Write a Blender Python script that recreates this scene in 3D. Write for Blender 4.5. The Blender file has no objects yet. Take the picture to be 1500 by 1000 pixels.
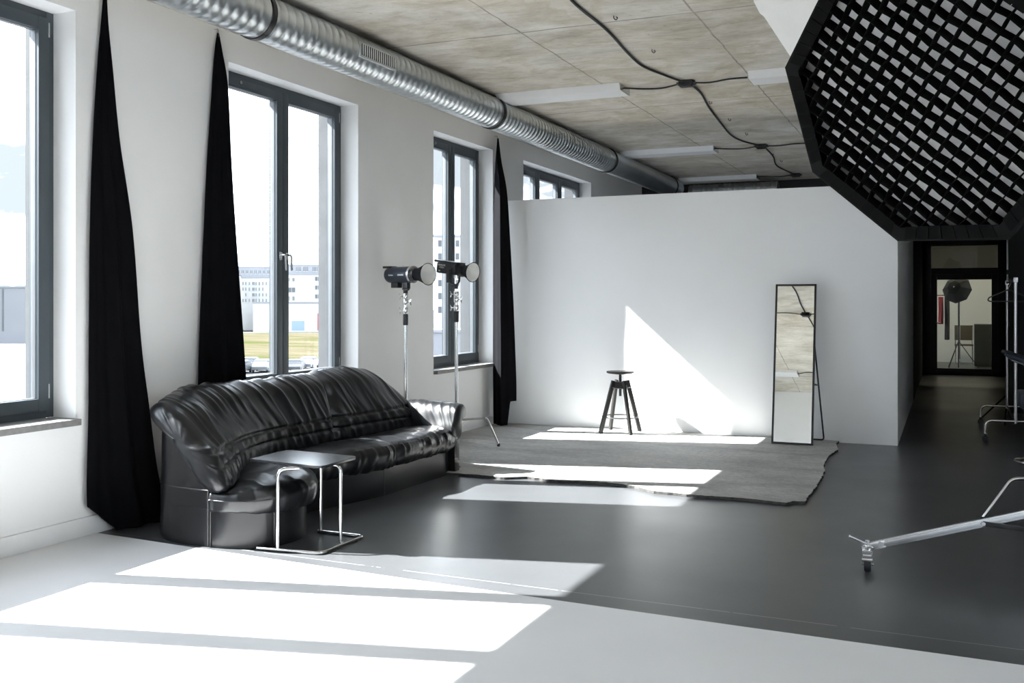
import bpy, bmesh, math, random
import numpy as np
from mathutils import Vector, Matrix, noise
random.seed(7)
SC = bpy.context.scene
COL = SC.collection
PI = math.pi

# ------------------------------------------------------------------ camera
CAM_H = 1.45
THETA = math.atan(638 / 1458)
cam_d = bpy.data.cameras.new('camera')
cam = bpy.data.objects.new('camera', cam_d); COL.objects.link(cam)
cam_d.sensor_width = 36.0; cam_d.lens = 1458 / 1500 * 36.0
cam_d.shift_y = -58 / 1500
cam_d.clip_start = 0.05; cam_d.clip_end = 2000
cam.location = (0, 0, CAM_H); cam.rotation_euler = (PI / 2, 0, THETA)
SC.camera = cam

# ------------------------------------------------------------------ world, sun, exposure
SC.view_settings.view_transform = 'Standard'
SC.view_settings.look = 'None'
SC.view_settings.gamma = 1.0
SC.view_settings.use_curve_mapping = False
SC.view_settings.exposure = 1.4
SC.cycles.diffuse_bounces = 10; SC.cycles.max_bounces = 16; SC.cycles.transparent_max_bounces = 16
SC.cycles.caustics_reflective = False; SC.cycles.caustics_refractive = False
SUN_DIR = Vector((1.0, 0.252, -0.902)).normalized()      # the way the light travels
sun_d = bpy.data.lights.new('sun', 'SUN'); sun_d.energy = 21.0; sun_d.angle = math.radians(0.55)
sun_d.color = (1.0, 0.985, 0.96)
sun = bpy.data.objects.new('sun', sun_d); COL.objects.link(sun)
sun.location = (-30, -8, 28)
sun.rotation_euler = SUN_DIR.to_track_quat('-Z', 'Y').to_euler()
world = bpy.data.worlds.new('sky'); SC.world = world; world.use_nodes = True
wt = world.node_tree; wt.nodes.clear()
def wn(t, **k):
    n = wt.nodes.new(t)
    for a, b in k.items(): setattr(n, a, b)
    return n
w_out = wn('ShaderNodeOutputWorld'); w_bg = wn('ShaderNodeBackground')
w_tc = wn('ShaderNodeTexCoord'); w_map = wn('ShaderNodeMapping'); w_map.inputs['Scale'].default_value = (1.6, 1.6, 5.0)
w_no = wn('ShaderNodeTexNoise'); w_no.inputs['Scale'].default_value = 2.2; w_no.inputs['Detail'].default_value = 7; w_no.inputs['Roughness'].default_value = .55
w_ra = wn('ShaderNodeValToRGB')
w_ra.color_ramp.elements[0].position = .42; w_ra.color_ramp.elements[0].color = (.070, .0775, .084, 1)
w_ra.color_ramp.elements[1].position = .56; w_ra.color_ramp.elements[1].color = (.87, .95, 1.05, 1)
wt.links.new(w_tc.outputs['Generated'], w_map.inputs['Vector']); wt.links.new(w_map.outputs[0], w_no.inputs['Vector'])
wt.links.new(w_no.outputs['Fac'], w_ra.inputs['Fac']); wt.links.new(w_ra.outputs['Color'], w_bg.inputs['Color'])
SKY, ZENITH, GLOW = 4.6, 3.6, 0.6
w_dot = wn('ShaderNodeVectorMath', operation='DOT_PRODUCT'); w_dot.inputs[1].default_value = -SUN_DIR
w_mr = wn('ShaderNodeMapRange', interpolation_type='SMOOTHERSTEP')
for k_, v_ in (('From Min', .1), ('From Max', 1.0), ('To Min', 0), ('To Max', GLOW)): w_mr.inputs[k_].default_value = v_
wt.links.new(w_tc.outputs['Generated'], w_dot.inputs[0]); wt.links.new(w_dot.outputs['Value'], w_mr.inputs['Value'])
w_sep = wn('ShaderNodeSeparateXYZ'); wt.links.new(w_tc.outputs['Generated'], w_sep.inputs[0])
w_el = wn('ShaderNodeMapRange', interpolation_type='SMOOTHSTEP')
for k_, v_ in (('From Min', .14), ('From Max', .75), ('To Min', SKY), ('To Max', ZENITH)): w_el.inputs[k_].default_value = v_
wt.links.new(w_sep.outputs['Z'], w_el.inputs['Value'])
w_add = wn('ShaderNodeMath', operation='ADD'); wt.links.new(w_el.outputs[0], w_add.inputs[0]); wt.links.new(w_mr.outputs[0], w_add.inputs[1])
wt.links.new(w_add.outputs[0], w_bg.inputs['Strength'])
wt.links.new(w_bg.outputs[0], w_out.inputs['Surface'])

# ------------------------------------------------------------------ materials
class NT:
    def __init__(s, name):
        s.m = bpy.data.materials.new(name); s.m.use_nodes = True
        s.t = s.m.node_tree; s.b = s.t.nodes['Principled BSDF']
    def n(s, t, **k):
        n = s.t.nodes.new(t)
        for a, b in k.items():
            if a in n.inputs: n.inputs[a].default_value = b
            else: setattr(n, a, b)
        return n
    def l(s, a, b): s.t.links.new(a, b)
    def coords(s, scale=(1, 1, 1)):
        tc = s.n('ShaderNodeTexCoord'); mp = s.n('ShaderNodeMapping'); mp.inputs['Scale'].default_value = scale
        s.l(tc.outputs['Object'], mp.inputs['Vector']); return mp.outputs[0]
    def noise(s, vec, scale, detail=4, rough=.5, dist=0.0):
        n = s.n('ShaderNodeTexNoise'); n.inputs['Scale'].default_value = scale; n.inputs['Detail'].default_value = detail
        n.inputs['Roughness'].default_value = rough; n.inputs['Distortion'].default_value = dist
        s.l(vec, n.inputs['Vector']); return n.outputs['Fac']
    def ramp(s, fac, stops):
        r = s.n('ShaderNodeValToRGB'); e = r.color_ramp.elements
        e[0].position, e[0].color = stops[0][0], (*stops[0][1], 1)
        e[1].position, e[1].color = stops[-1][0], (*stops[-1][1], 1)
        for p, c in stops[1:-1]:
            q = e.new(p); q.color = (*c, 1)
        s.l(fac, r.inputs['Fac']); return r.outputs['Color']
    def mix(s, fac, a, b, mode='MIX'):
        m = s.n('ShaderNodeMix', data_type='RGBA', blend_type=mode)
        for i, v in ((0, fac), (6, a), (7, b)):
            if hasattr(v, 'is_linked'): s.l(v, m.inputs[i])
            elif i == 0: m.inputs[0].default_value = v
            else: m.inputs[i].default_value = (*v, 1)
        return m.outputs[2]
    def math(s, op, a, b=0.0, c=None):
        m = s.n('ShaderNodeMath', operation=op)
        for i, v in enumerate((a, b) if c is None else (a, b, c)):
            if hasattr(v, 'is_linked'): s.l(v, m.inputs[i])
            else: m.inputs[i].default_value = v
        return m.outputs[0]
    def bump(s, h, strength=.2, dist=.01):
        b = s.n('ShaderNodeBump'); b.inputs['Strength'].default_value = strength; b.inputs['Distance'].default_value = dist
        s.l(h, b.inputs['Height']); s.l(b.outputs[0], s.b.inputs['Normal'])

def mat(name, col, rough=.5, metal=0.0, var=.06, nscale=8, bump=0.0, bscale=60, spec=None, coat=0.0):
    t = NT(name)
    v = t.coords()
    f = t.noise(v, nscale, 4)
    a = tuple(max(0, c * (1 - var)) for c in col); b = tuple(min(1, c * (1 + var)) for c in col)
    t.l(t.ramp(f, [(.3, a), (.7, b)]), t.b.inputs['Base Color'])
    t.b.inputs['Roughness'].default_value = rough; t.b.inputs['Metallic'].default_value = metal
    if spec is not None: t.b.inputs['Specular IOR Level'].default_value = spec
    if coat: t.b.inputs['Coat Weight'].default_value = coat
    if bump: t.bump(t.noise(v, bscale, 3), bump, .004)
    return t.m

M = {}
M['wall'] = mat('white_plaster', (.82, .818, .812), .85, bump=.12, bscale=90, var=.015, nscale=2)
M['cyc'] = mat('white_cyclorama_paint', (.87, .87, .875), .6, var=.02, nscale=1.2)
M['partition'] = mat('fresh_white_partition_paint', (.91, .922, .94), .8, bump=.1, bscale=90, var=.01, nscale=2)
M['frame'] = mat('anthracite_window_metal', (.045, .058, .068), .42, var=.05)
M['gasket'] = mat('grey_glazing_bead', (.13, .14, .15), .35)
M['sill'] = mat('grey_stone_sill', (.22, .215, .21), .5, var=.12, nscale=30)
M['chrome'] = mat('chrome', (.78, .78, .78), .12, 1.0, var=.02)
M['steel'] = mat('brushed_steel', (.62, .62, .63), .25, 1.0, var=.05)
M['black_metal'] = mat('black_metal', (.012, .012, .013), .4, var=.1)
M['black_plastic'] = mat('black_plastic', (.014, .015, .018), .35, var=.1)
M['matte_black'] = mat('matte_black_metal', (.007, .007, .008), .75, var=.1, spec=.15)
M['navy_plastic'] = mat('dark_navy_plastic', (.014, .02, .034), .3, var=.1)
M['curtain'] = mat('black_curtain_cloth', (.0042, .0042, .0052), .98, var=.15, bump=.2, bscale=300, spec=.05)
M['white_paint'] = mat('white_lacquer', (.82, .82, .82), .4, var=.02)
M['white_fabric'] = mat('white_fabric', (.80, .80, .78), .8, var=.02, bump=.1, bscale=50)
M['diffuser'] = mat('white_diffuser_cloth', (.80, .80, .80), .9, var=.02)
M['grid_cloth'] = mat('black_grid_cloth', (.0035, .0035, .0035), .9, var=.2, spec=.1)
M['skin'] = mat('black_nylon', (.006, .006, .006), .85, var=.2, spec=.15)
M['rubber'] = mat('dark_rubber', (.016, .017, .022), .6)
M['dark_wall'] = mat('dark_painted_wall', (.028, .029, .032), .8, var=.08)
M['grey_wall'] = mat('grey_painted_wall', (.20, .20, .20), .85, var=.05)
M['table_top'] = mat('black_laminate', (.018, .019, .022), .25, var=.08)
M['letter'] = mat('white_print', (.75, .75, .75), .6)
M['wood_black'] = mat('black_stained_wood', (.013, .012, .011), .45, var=.25, nscale=40)
M['galv'] = None
M['stitch'] = mat('leather_piping', (.02, .02, .021), .4)

def leather():
    t = NT('black_leather'); v = t.coords()
    f = t.noise(v, 5, 5)
    t.l(t.ramp(f, [(.3, (.005, .0055, .0068)), (.7, (.009, .0095, .011))]), t.b.inputs['Base Color'])
    t.b.inputs['Roughness'].default_value = .29
    t.b.inputs['Specular IOR Level'].default_value = .42
    return t.m
M['leather'] = leather()

def galv():
    t = NT('galvanised_spiral_duct'); v = t.coords((1, .35, 1))
    t.l(t.ramp(t.noise(v, 5, 2, .5), [(.3, (.62, .65, .67)), (.7, (.70, .73, .75))]), t.b.inputs['Base Color'])
    t.b.inputs['Metallic'].default_value = 1.0
    t.b.inputs['Roughness'].default_value = .31
    return t.m
M['galv'] = galv()

def glass(name, tint):
    t = NT(name); t.t.nodes.remove(t.b)
    out = [n for n in t.t.nodes if n.type == 'OUTPUT_MATERIAL'][0]
    tr = t.n('ShaderNodeBsdfTransparent'); tr.inputs[0].default_value = (*tint, 1)
    gl = t.n('ShaderNodeBsdfGlossy'); gl.inputs['Roughness'].default_value = .01
    fr = t.n('ShaderNodeFresnel'); fr.inputs[0].default_value = 1.28
    ge = t.n('ShaderNodeNewGeometry')
    ff = t.math('MULTIPLY', fr.outputs[0], t.math('SUBTRACT', 1.0, ge.outputs['Backfacing']))
    mx = t.n('ShaderNodeMixShader'); t.l(ff, mx.inputs[0]); t.l(tr.outputs[0], mx.inputs[1]); t.l(gl.outputs[0], mx.inputs[2])
    t.l(mx.outputs[0], out.inputs['Surface']); return t.m
M['glass'] = glass('window_glass', (.97, .985, .99))
M['door_glass'] = glass('door_glass', (.95, .95, .88))
M['dark_glass'] = glass('dark_door_glass', (.30, .30, .27))
def mirror_glass():
    t = NT('mirror_glass'); v = t.coords()
    t.l(t.ramp(t.noise(v, 2), [(.2, (.86, .88, .86)), (.8, (.88, .90, .88))]), t.b.inputs['Base Color'])
    t.b.inputs['Metallic'].default_value = 1; t.b.inputs['Roughness'].default_value = .0; return t.m
M['mirror'] = mirror_glass()

def concrete_ceiling():
    t = NT('raw_concrete_ceiling')
    tc = t.n('ShaderNodeTexCoord'); co = tc.outputs['Object']
    mp = t.n('ShaderNodeMapping'); mp.inputs['Scale'].default_value = (.8, 1.15, 1); t.l(co, mp.inputs['Vector'])
    v = mp.outputs[0]
    base = t.ramp(t.noise(v, 2.2, 12, .7, .0), [(.30, (.45, .415, .355)), (.46, (.62, .585, .515)), (.56, (.70, .67, .61)), (.70, (.82, .795, .745))])
    mp2 = t.n('ShaderNodeMapping'); mp2.inputs['Scale'].default_value = (.9, 3.6, 1); t.l(co, mp2.inputs['Vector'])
    streak = t.ramp(t.noise(mp2.outputs[0], 4.5, 12, .75, .0), [(.34, (.66, .62, .56)), (.50, (.97, .965, .955)), (.7, (1, 1, 1))])
    col = t.mix(.6, base, streak, 'MULTIPLY')
    blot = t.ramp(t.noise(co, .75, 8, .62, .5), [(.42, (1, 1, 1)), (.505, (.82, .76, .66)), (.525, (.99, .97, .94))])
    col = t.mix(.7, col, blot, 'MULTIPLY')
    pit = t.ramp(t.noise(co, 22, 3, .6), [(.26, (.55, .5, .45)), (.34, (1, 1, 1))])
    col = t.mix(.6, col, pit, 'MULTIPLY')
    sp = t.n('ShaderNodeSeparateXYZ'); t.l(co, sp.inputs[0])
    wob = t.math('MULTIPLY', t.math('SUBTRACT', t.noise(co, 5, 3), .5), .03)
    def joint(axis, off, period, w):
        q = t.math('ADD', t.math('DIVIDE', t.math('ADD', t.math('SUBTRACT', axis, off), wob), period), .5)
        fr = t.math('ABSOLUTE', t.math('SUBTRACT', t.math('FRACT', q), .5))
        return t.math('LESS_THAN', t.math('MULTIPLY', fr, period), w)
    j1 = joint(sp.outputs['X'], -2.93, 1.31, .007)
    j2 = joint(sp.outputs['Y'], 6.86, 3.12, .010)
    j = t.math('MULTIPLY', t.math('MAXIMUM', j1, j2), t.math('MINIMUM', t.math('MULTIPLY', t.noise(co, 3, 4), 1.5), 1.0))
    col = t.mix(t.math('MULTIPLY', j, .75), col, (.13, .115, .095))
    t.l(col, t.b.inputs['Base Color']); t.b.inputs['Roughness'].default_value = .85
    t.bump(t.noise(v, 12, 6, .6), .25, .01)
    return t.m
M['ceiling'] = concrete_ceiling()

def grey_floor():
    t = NT('polished_grey_floor')
    tc = t.n('ShaderNodeTexCoord'); co = tc.outputs['Object']
    base = t.ramp(t.noise(co, .7, 6, .6), [(.3, (.054, .057, .061)), (.7, (.067, .070, .074))])
    fine = t.ramp(t.noise(co, 45, 4), [(.3, (.93,) * 3), (.7, (1.04,) * 3)])
    col = t.mix(1.0, base, fine, 'MULTIPLY')
    sp = t.n('ShaderNodeSeparateXYZ'); t.l(co, sp.inputs[0])
    line = t.math('SUBTRACT', sp.outputs['Y'], t.math('ADD', 4.66, t.math('MULTIPLY', sp.outputs['X'], -.012)))
    lm = t.math('MULTIPLY', t.math('LESS_THAN', t.math('ABSOLUTE', line), .0022), t.math('GREATER_THAN', t.noise(co, 6, 4), .42))
    col = t.mix(lm, col, (.36, .36, .35))
    t.l(col, t.b.inputs['Base Color'])
    t.l(t.ramp(t.noise(co, 1.1, 5, .6), [(.3, (.30,) * 3), (.7, (.36,) * 3)]), t.b.inputs['Roughness'])
    t.bump(t.noise(co, 1.2, 2), .02, .02)
    return t.m
M['floor'] = grey_floor()
M['white_floor'] = mat('white_painted_floor', (.71, .715, .73), .55, var=.03, nscale=1.5)

def concrete_mat():
    t = NT('grey_screed_mat')
    co = t.coords()
    v = t.coords((1, 2.4, 1))
    base = t.ramp(t.noise(v, 1.1, 8, .65, .6), [(.3, (.25, .246, .236)), (.55, (.37, .366, .352)), (.75, (.50, .495, .48))])
    speck = t.ramp(t.noise(co, 26, 5, .7), [(.35, (.78,) * 3), (.65, (1.12,) * 3)])
    t.l(t.mix(.8, base, speck, 'MULTIPLY'), t.b.inputs['Base Color'])
    t.b.inputs['Roughness'].default_value = .75
    t.bump(t.noise(co, 14, 7, .65), .55, .02); return t.m
M['screed'] = concrete_mat()
M['screed_edge'] = mat('broken_screed_edge', (.055, .053, .05), .9, var=.4, nscale=30, bump=.5, bscale=60)
M['grass'] = None
def grass():
    t = NT('dry_meadow'); v = t.coords((.05, .14, 1))
    t.l(t.ramp(t.noise(v, 1.0, 7, .6), [(.36, (.034, .040, .014)), (.5, (.052, .046, .029)), (.66, (.068, .062, .044))]), t.b.inputs['Base Color'])
    t.b.inputs['Roughness'].default_value = .95; t.b.inputs['Specular IOR Level'].default_value = 0; return t.m
M['grass'] = grass()
M['asphalt'] = mat('pale_asphalt', (.075, .075, .077), .9, var=.1, nscale=.2, spec=0)
M['render_white'] = mat('white_facade_render', (.36, .36, .355), .9, var=.03, nscale=.2, spec=0)
M['facade'] = mat('grey_outer_render', (.065, .069, .073), .9, var=.1, nscale=6)
M['render_mid'] = mat('light_grey_facade_render', (.17, .175, .19), .9, var=.04, nscale=.2, spec=0)
M['render_grey'] = mat('grey_facade_render', (.20, .205, .22), .9, var=.05, nscale=.2, spec=0)
M['far_glass'] = mat('dark_facade_glass', (.05, .056, .062), .35, var=.2, nscale=.5)
M['far_red'] = mat('red_door_paint', (.25, .04, .05), .6)
M['far_blue'] = mat('pale_blue_gate', (.16, .22, .30), .6)
M['roof_white'] = None
def roofwhite():
    t = NT('white_corrugated_roof'); v = t.coords()
    w = t.n('ShaderNodeTexWave'); w.inputs['Scale'].default_value = .6; w.bands_direction = 'Y'; t.l(v, w.inputs['Vector'])
    t.l(t.ramp(w.outputs['Fac'], [(.0, (.10, .095, .09)), (.25, (.15, .145, .14))]), t.b.inputs['Base Color'])
    t.b.inputs['Roughness'].default_value = .8; return t.m
M['roof_white'] = roofwhite()
M['tan'] = mat('tan_render', (.10, .078, .05), .9)
M['car_dark'] = mat('dark_car_paint', (.03, .033, .04), .3); M['car_grey'] = mat('grey_car_paint', (.10, .11, .12), .3)
M['tree'] = mat('dark_tree_line', (.03, .045, .03), .9, var=.4, nscale=.5)
M['red_cloth'] = mat('red_cloth', (.25, .02, .03), .9); M['dark_cloth'] = mat('dark_cloth', (.02, .02, .022), .95)
M['cabinet_grey'] = mat('grey_cabinet', (.07, .075, .07), .6)
M['cable'] = mat('black_cable', (.012, .011, .010), .6)

# ------------------------------------------------------------------ helpers
def origin(o):
    v = Vector((0, 0, 0))
    while o is not None:
        v += o.location; o = o.parent
    return v
def thing(name, label, cat, loc=(0, 0, 0), group=None, kind=None):
    o = bpy.data.objects.new(name, None); COL.objects.link(o); o.location = loc; o.empty_display_size = .1
    if label: o['label'] = label
    if cat: o['category'] = cat
    if group: o['group'] = group
    if kind: o['kind'] = kind
    return o
def put(name, bm, m, parent=None, world=True, smooth=True, angle=35, label=None, cat=None, group=None, kind=None, recalc=True):
    if recalc: bmesh.ops.recalc_face_normals(bm, faces=bm.faces[:])
    if parent is not None and world: bm.transform(Matrix.Translation(-origin(parent)))
    me = bpy.data.meshes.new(name); bm.to_mesh(me); bm.free()
    for x in (m if isinstance(m, (list, tuple)) else [m]): me.materials.append(x)
    if smooth:
        me.polygons.foreach_set('use_smooth', [True] * len(me.polygons))
        me.set_sharp_from_angle(angle=math.radians(angle))
    o = bpy.data.objects.new(name, me); COL.objects.link(o)
    if parent is not None: o.parent = parent
    for k, v in (('label', label), ('category', cat), ('group', group), ('kind', kind)):
        if v: o[k] = v
    return o
def pieces(name, bm, m, parent, **k):
    """one object per separate piece of the mesh"""
    bm.verts.ensure_lookup_table(); left = set(bm.verts); out = []
    while left:
        st_ = [left.pop()]; isl = set(st_)
        while st_:
            for e in st_.pop().link_edges:
                for v in e.verts:
                    if v not in isl: isl.add(v); left.discard(v); st_.append(v)
        b2 = B(); mp_ = {v: b2.verts.new(v.co) for v in sorted(isl, key=lambda v: v.index)}
        for f in {f for v in isl for f in v.link_faces}: b2.faces.new([mp_[v] for v in f.verts])
        out.append(put(name, b2, m, parent, **k))
    bm.free(); return out
def struct(name, bm, m, **k): return put(name, bm, m, kind='structure', **k)
def B(): return bmesh.new()
def box(bm, x0, x1, y0, y1, z0, z1, bev=0.0, mi=0):
    c = [bm.verts.new(p) for p in ((x0, y0, z0), (x1, y0, z0), (x1, y1, z0), (x0, y1, z0), (x0, y0, z1), (x1, y0, z1), (x1, y1, z1), (x0, y1, z1))]
    fs = [bm.faces.new([c[i] for i in q]) for q in ((0, 3, 2, 1), (4, 5, 6, 7), (0, 1, 5, 4), (1, 2, 6, 5), (2, 3, 7, 6), (3, 0, 4, 7))]
    for f in fs: f.material_index = mi
    if bev:
        es = {e for f in fs for e in f.edges}
        bmesh.ops.bevel(bm, geom=list(es), offset=bev, segments=2, affect='EDGES', profile=.7)
    return bm
def obox(bm, c, ax, ay, az, hx, hy, hz, bev=0.0):
    b2 = B(); box(b2, -hx, hx, -hy, hy, -hz, hz, bev)
    ax, ay, az = (Vector(a).normalized() for a in (ax, ay, az))
    mt = Matrix((ax, ay, az)).transposed().to_4x4(); mt.translation = Vector(c)
    b2.transform(mt); join(bm, b2)
def join(bm, b2):
    me = bpy.data.meshes.new('t'); b2.to_mesh(me); b2.free(); bm.from_mesh(me); bpy.data.meshes.remove(me)
def smooth_path(pts, r=.04, n=6):
    """round the corners of a polyline"""
    pts = [Vector(p) for p in pts]; out = [pts[0]]
    for a, b, c in zip(pts, pts[1:], pts[2:]):
        d1 = (a - b); d2 = (c - b); k = min(r, d1.length * .49, d2.length * .49)
        p, q = b + d1.normalized() * k, b + d2.normalized() * k
        for i in range(n + 1):
            t = i / n; out.append((1 - t) ** 2 * p + 2 * t * (1 - t) * b + t * t * q)
    out.append(pts[-1]); return out
def tube(bm, pts, r, n=12, cap=True):
    pts = [Vector(p) for p in pts]
    rs = r if isinstance(r, (list, tuple)) else [r] * len(pts)
    tan = []
    for i in range(len(pts)):
        a = pts[max(0, i - 1)]; b = pts[min(len(pts) - 1, i + 1)]; tan.append((b - a).normalized())
    up = Vector((0, 0, 1)) if abs(tan[0].z) < .9 else Vector((1, 0, 0))
    u = tan[0].cross(up).normalized(); rings = []
    for p, t, rr in zip(pts, tan, rs):
        u = (u - t * u.dot(t)).normalized(); v = t.cross(u)
        rings.append([bm.verts.new(p + (u * math.cos(2 * PI * k / n) + v * math.sin(2 * PI * k / n)) * rr) for k in range(n)])
    for a, b in zip(rings, rings[1:]):
        for k in range(n): bm.faces.new((a[k], a[(k + 1) % n], b[(k + 1) % n], b[k]))
    if cap: bm.faces.new(rings[0][::-1]); bm.faces.new(rings[-1])
    return bm
def lathe(bm, prof, c=(0, 0, 0), axis=(0, 0, 1), n=32, cap=True):
    """prof: list of (radius, height along axis)"""
    ax = Vector(axis).normalized(); up = Vector((0, 0, 1)) if abs(ax.z) < .9 else Vector((1, 0, 0))
    u = ax.cross(up).normalized(); v = ax.cross(u); c = Vector(c); rings = []
    for r, h in prof:
        rings.append([bm.verts.new(c + ax * h + (u * math.cos(2 * PI * k / n) + v * math.sin(2 * PI * k / n)) * max(r, 1e-4)) for k in range(n)])
    for a, b in zip(rings, rings[1:]):
        for k in range(n): bm.faces.new((a[k], a[(k + 1) % n], b[(k + 1) % n], b[k]))
    if cap: bm.faces.new(rings[0][::-1]); bm.faces.new(rings[-1])
    return bm
def prism(bm, poly, z0, z1, bev=0.0):
    lo = [bm.verts.new((x, y, z0)) for x, y in poly]; hi = [bm.verts.new((x, y, z1)) for x, y in poly]
    n = len(poly); f0 = bm.faces.new(lo[::-1]); f1 = bm.faces.new(hi); sides = []
    for i in range(n): sides.append(bm.faces.new((lo[i], lo[(i + 1) % n], hi[(i + 1) % n], hi[i])))
    if bev: bmesh.ops.bevel(bm, geom=list(f1.edges), offset=bev, segments=3, affect='EDGES')
    return sides
def catmull(P, us, closed=False):
    """P: array (n, ...) ; us in [0, n-1] (or [0,n) when closed)"""
    n = len(P); i = np.floor(us).astype(int)
    if not closed: i = np.clip(i, 0, n - 2)
    t = (us - i).reshape((-1,) + (1,) * (P.ndim - 1))
    def g(k):
        if closed: return P[k % n]
        lo = k < 0; hi = k > n - 1
        r = P[np.clip(k, 0, n - 1)].copy()
        if lo.any(): r[lo] = 2 * P[0] - P[1]
        if hi.any(): r[hi] = 2 * P[-1] - P[-2]
        return r
    a, b, c, d = g(i - 1), g(i), g(i + 1), g(i + 2)
    return .5 * ((2 * b) + (-a + c) * t + (2 * a - 5 * b + 4 * c - d) * t ** 2 + (-a + 3 * b - 3 * c + d) * t ** 3)
def loft(bm, ctrl, ns, npf, closed_p=True, disp=None, dome=None, dwr=0.0):
    """ctrl[station][profile point] -> smooth surface; disp(s, t, p) pushes along the normal; dome=(start,end) puffs the end caps"""
    C = np.array(ctrl, float); S, Pn = C.shape[0], C.shape[1]
    us = np.linspace(0, S - 1, ns); G = catmull(C, us)
    ts = np.linspace(0, Pn, npf, endpoint=False) if closed_p else np.linspace(0, Pn - 1, npf)
    G = catmull(G.transpose(1, 0, 2), ts, closed_p).transpose(1, 0, 2)        # ns x npf x 3
    if disp is not None:
        du = np.gradient(G, axis=0)
        if closed_p: dv = (np.roll(G, -1, 1) - np.roll(G, 1, 1)) * .5
        else: dv = np.gradient(G, axis=1)
        N = np.cross(du, dv); L = np.linalg.norm(N, axis=2, keepdims=True); N = N / np.maximum(L, 1e-9)
        ctr = G.mean(axis=1, keepdims=True)
        if ((G - ctr) * N).sum() < 0: N = -N
        D = np.array([[disp(us[i], ts[j], G[i, j]) for j in range(npf)] for i in range(ns)])
        G = G + N * D[..., None]
    rows = [[bm.verts.new(p) for p in r] for r in G]
    m = npf if closed_p else npf - 1
    for a, b in zip(rows, rows[1:]):
        for k in range(m): bm.faces.new((a[k], a[(k + 1) % npf], b[(k + 1) % npf], b[k]))
    if dome is not None and closed_p:
        for e, amt in ((0, dome[0]), (-1, dome[1])):
            ring = rows[e]; pts = G[e]; c = pts.mean(axis=0)
            nb = G[1] if e == 0 else G[-2]
            out = (pts - nb).mean(axis=0); nrm = np.linalg.norm(out); out = out / max(nrm, 1e-9)
            prev = ring
            for sc_, h in ((.93, .38), (.80, .68), (.58, .88), (.3, .98)):
                cur = [bm.verts.new(c + (p - c) * sc_ + out * (amt * h + dwr * (max(0, 1 - 3 * abs(nz(p[0] * 9 + p[2] * 9, p[2] * 7, 4.2))) - .3) * (1 - h * .6))) for p in pts]
                for k in range(npf): bm.faces.new((prev[k], prev[(k + 1) % npf], cur[(k + 1) % npf], cur[k]))
                prev = cur
            bm.faces.new(prev)
    return bm
def nz(x, y, z=0.0): return noise.noise((x, y, z))
def text_part(body, size, loc, xdir, zdir, parent, m):
    """raised lettering, turned into a mesh"""
    cu = bpy.data.curves.new('lettering', 'FONT'); cu.body = body; cu.size = size; cu.extrude = .0006
    cu.align_x = 'CENTER'; cu.align_y = 'CENTER'
    tmp = bpy.data.objects.new('t', cu); COL.objects.link(tmp)
    dg = bpy.context.evaluated_depsgraph_get(); dg.update()
    me = bpy.data.meshes.new_from_object(tmp.evaluated_get(dg))
    bpy.data.objects.remove(tmp)
    bm = B(); bm.from_mesh(me); bpy.data.meshes.remove(me)
    x = Vector(xdir).normalized(); y = Vector(zdir).normalized(); n = x.cross(y)
    mt = Matrix((x, y, n)).transposed().to_4x4(); mt.translation = Vector(loc); bm.transform(mt)
    return put('lettering', bm, m, parent, smooth=False)
def dup_tree(o, parent=None):
    c = o.copy(); COL.objects.link(c)
    if parent is not None: c.parent = parent
    for ch in list(o.children): dup_tree(ch, c)
    return c
fwd = Vector((-math.sin(THETA), math.cos(THETA), 0)); rgt = Vector((math.cos(THETA), math.sin(THETA), 0))
def at(px, py, z):          # survey point seen at (px, py) of the photograph, at depth z metres
    return Vector((0, 0, CAM_H)) + z * (fwd + rgt * ((px - 750) / 1458)) + Vector((0, 0, (442 - py) / 1458 * z))
def flr(px, py, h=0.0): return at(px, py, (CAM_H - h) * 1458 / (py - 442))
CEIL = 3.466
def cei(px, py): return at(px, py, (CEIL - CAM_H) * 1458 / (442 - py))
def wy(px, X=4.91): return (X / math.cos(THETA) * 1458 / (1388 - px) - X * math.sin(THETA)) / math.cos(THETA)

# ------------------------------------------------------------------ room shell
XW, XF, XO = -4.91, -5.13, -5.34       # inner face, window plane, outer face of the window wall
SILL, HEAD = .735, 3.24
WINS = [(1.93, 4.53, 3), (5.95, 7.73, 2), (9.18, 10.66, 2), (11.58, 14.19, 3), (22.0, 25.8, 4)]
Y_BACK, Y_END = -.6, 21.6
for nm_, x0_, x1_, mm_ in (('wall_left', XF - .03, XW, 'wall'), ('wall_facade', XO, XF - .03, 'facade')):
    bm = B(); y = Y_BACK - .2
    for a, b, _ in WINS:
        box(bm, x0_, x1_, y, a, -.2, CEIL); box(bm, x0_, x1_, a, b, -.2, SILL - .04); box(bm, x0_, x1_, a, b, HEAD, CEIL); y = b
    box(bm, x0_, x1_, y, 30.2, -.2, CEIL)
    bmesh.ops.remove_doubles(bm, verts=bm.verts[:], dist=1e-5)
    struct(nm_, bm, M[mm_], smooth=False)
bm = B(); box(bm, XO, 3.6, Y_BACK - .2, 30.2, CEIL, CEIL + .2); struct('ceiling', bm, M['ceiling'], smooth=False)
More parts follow.
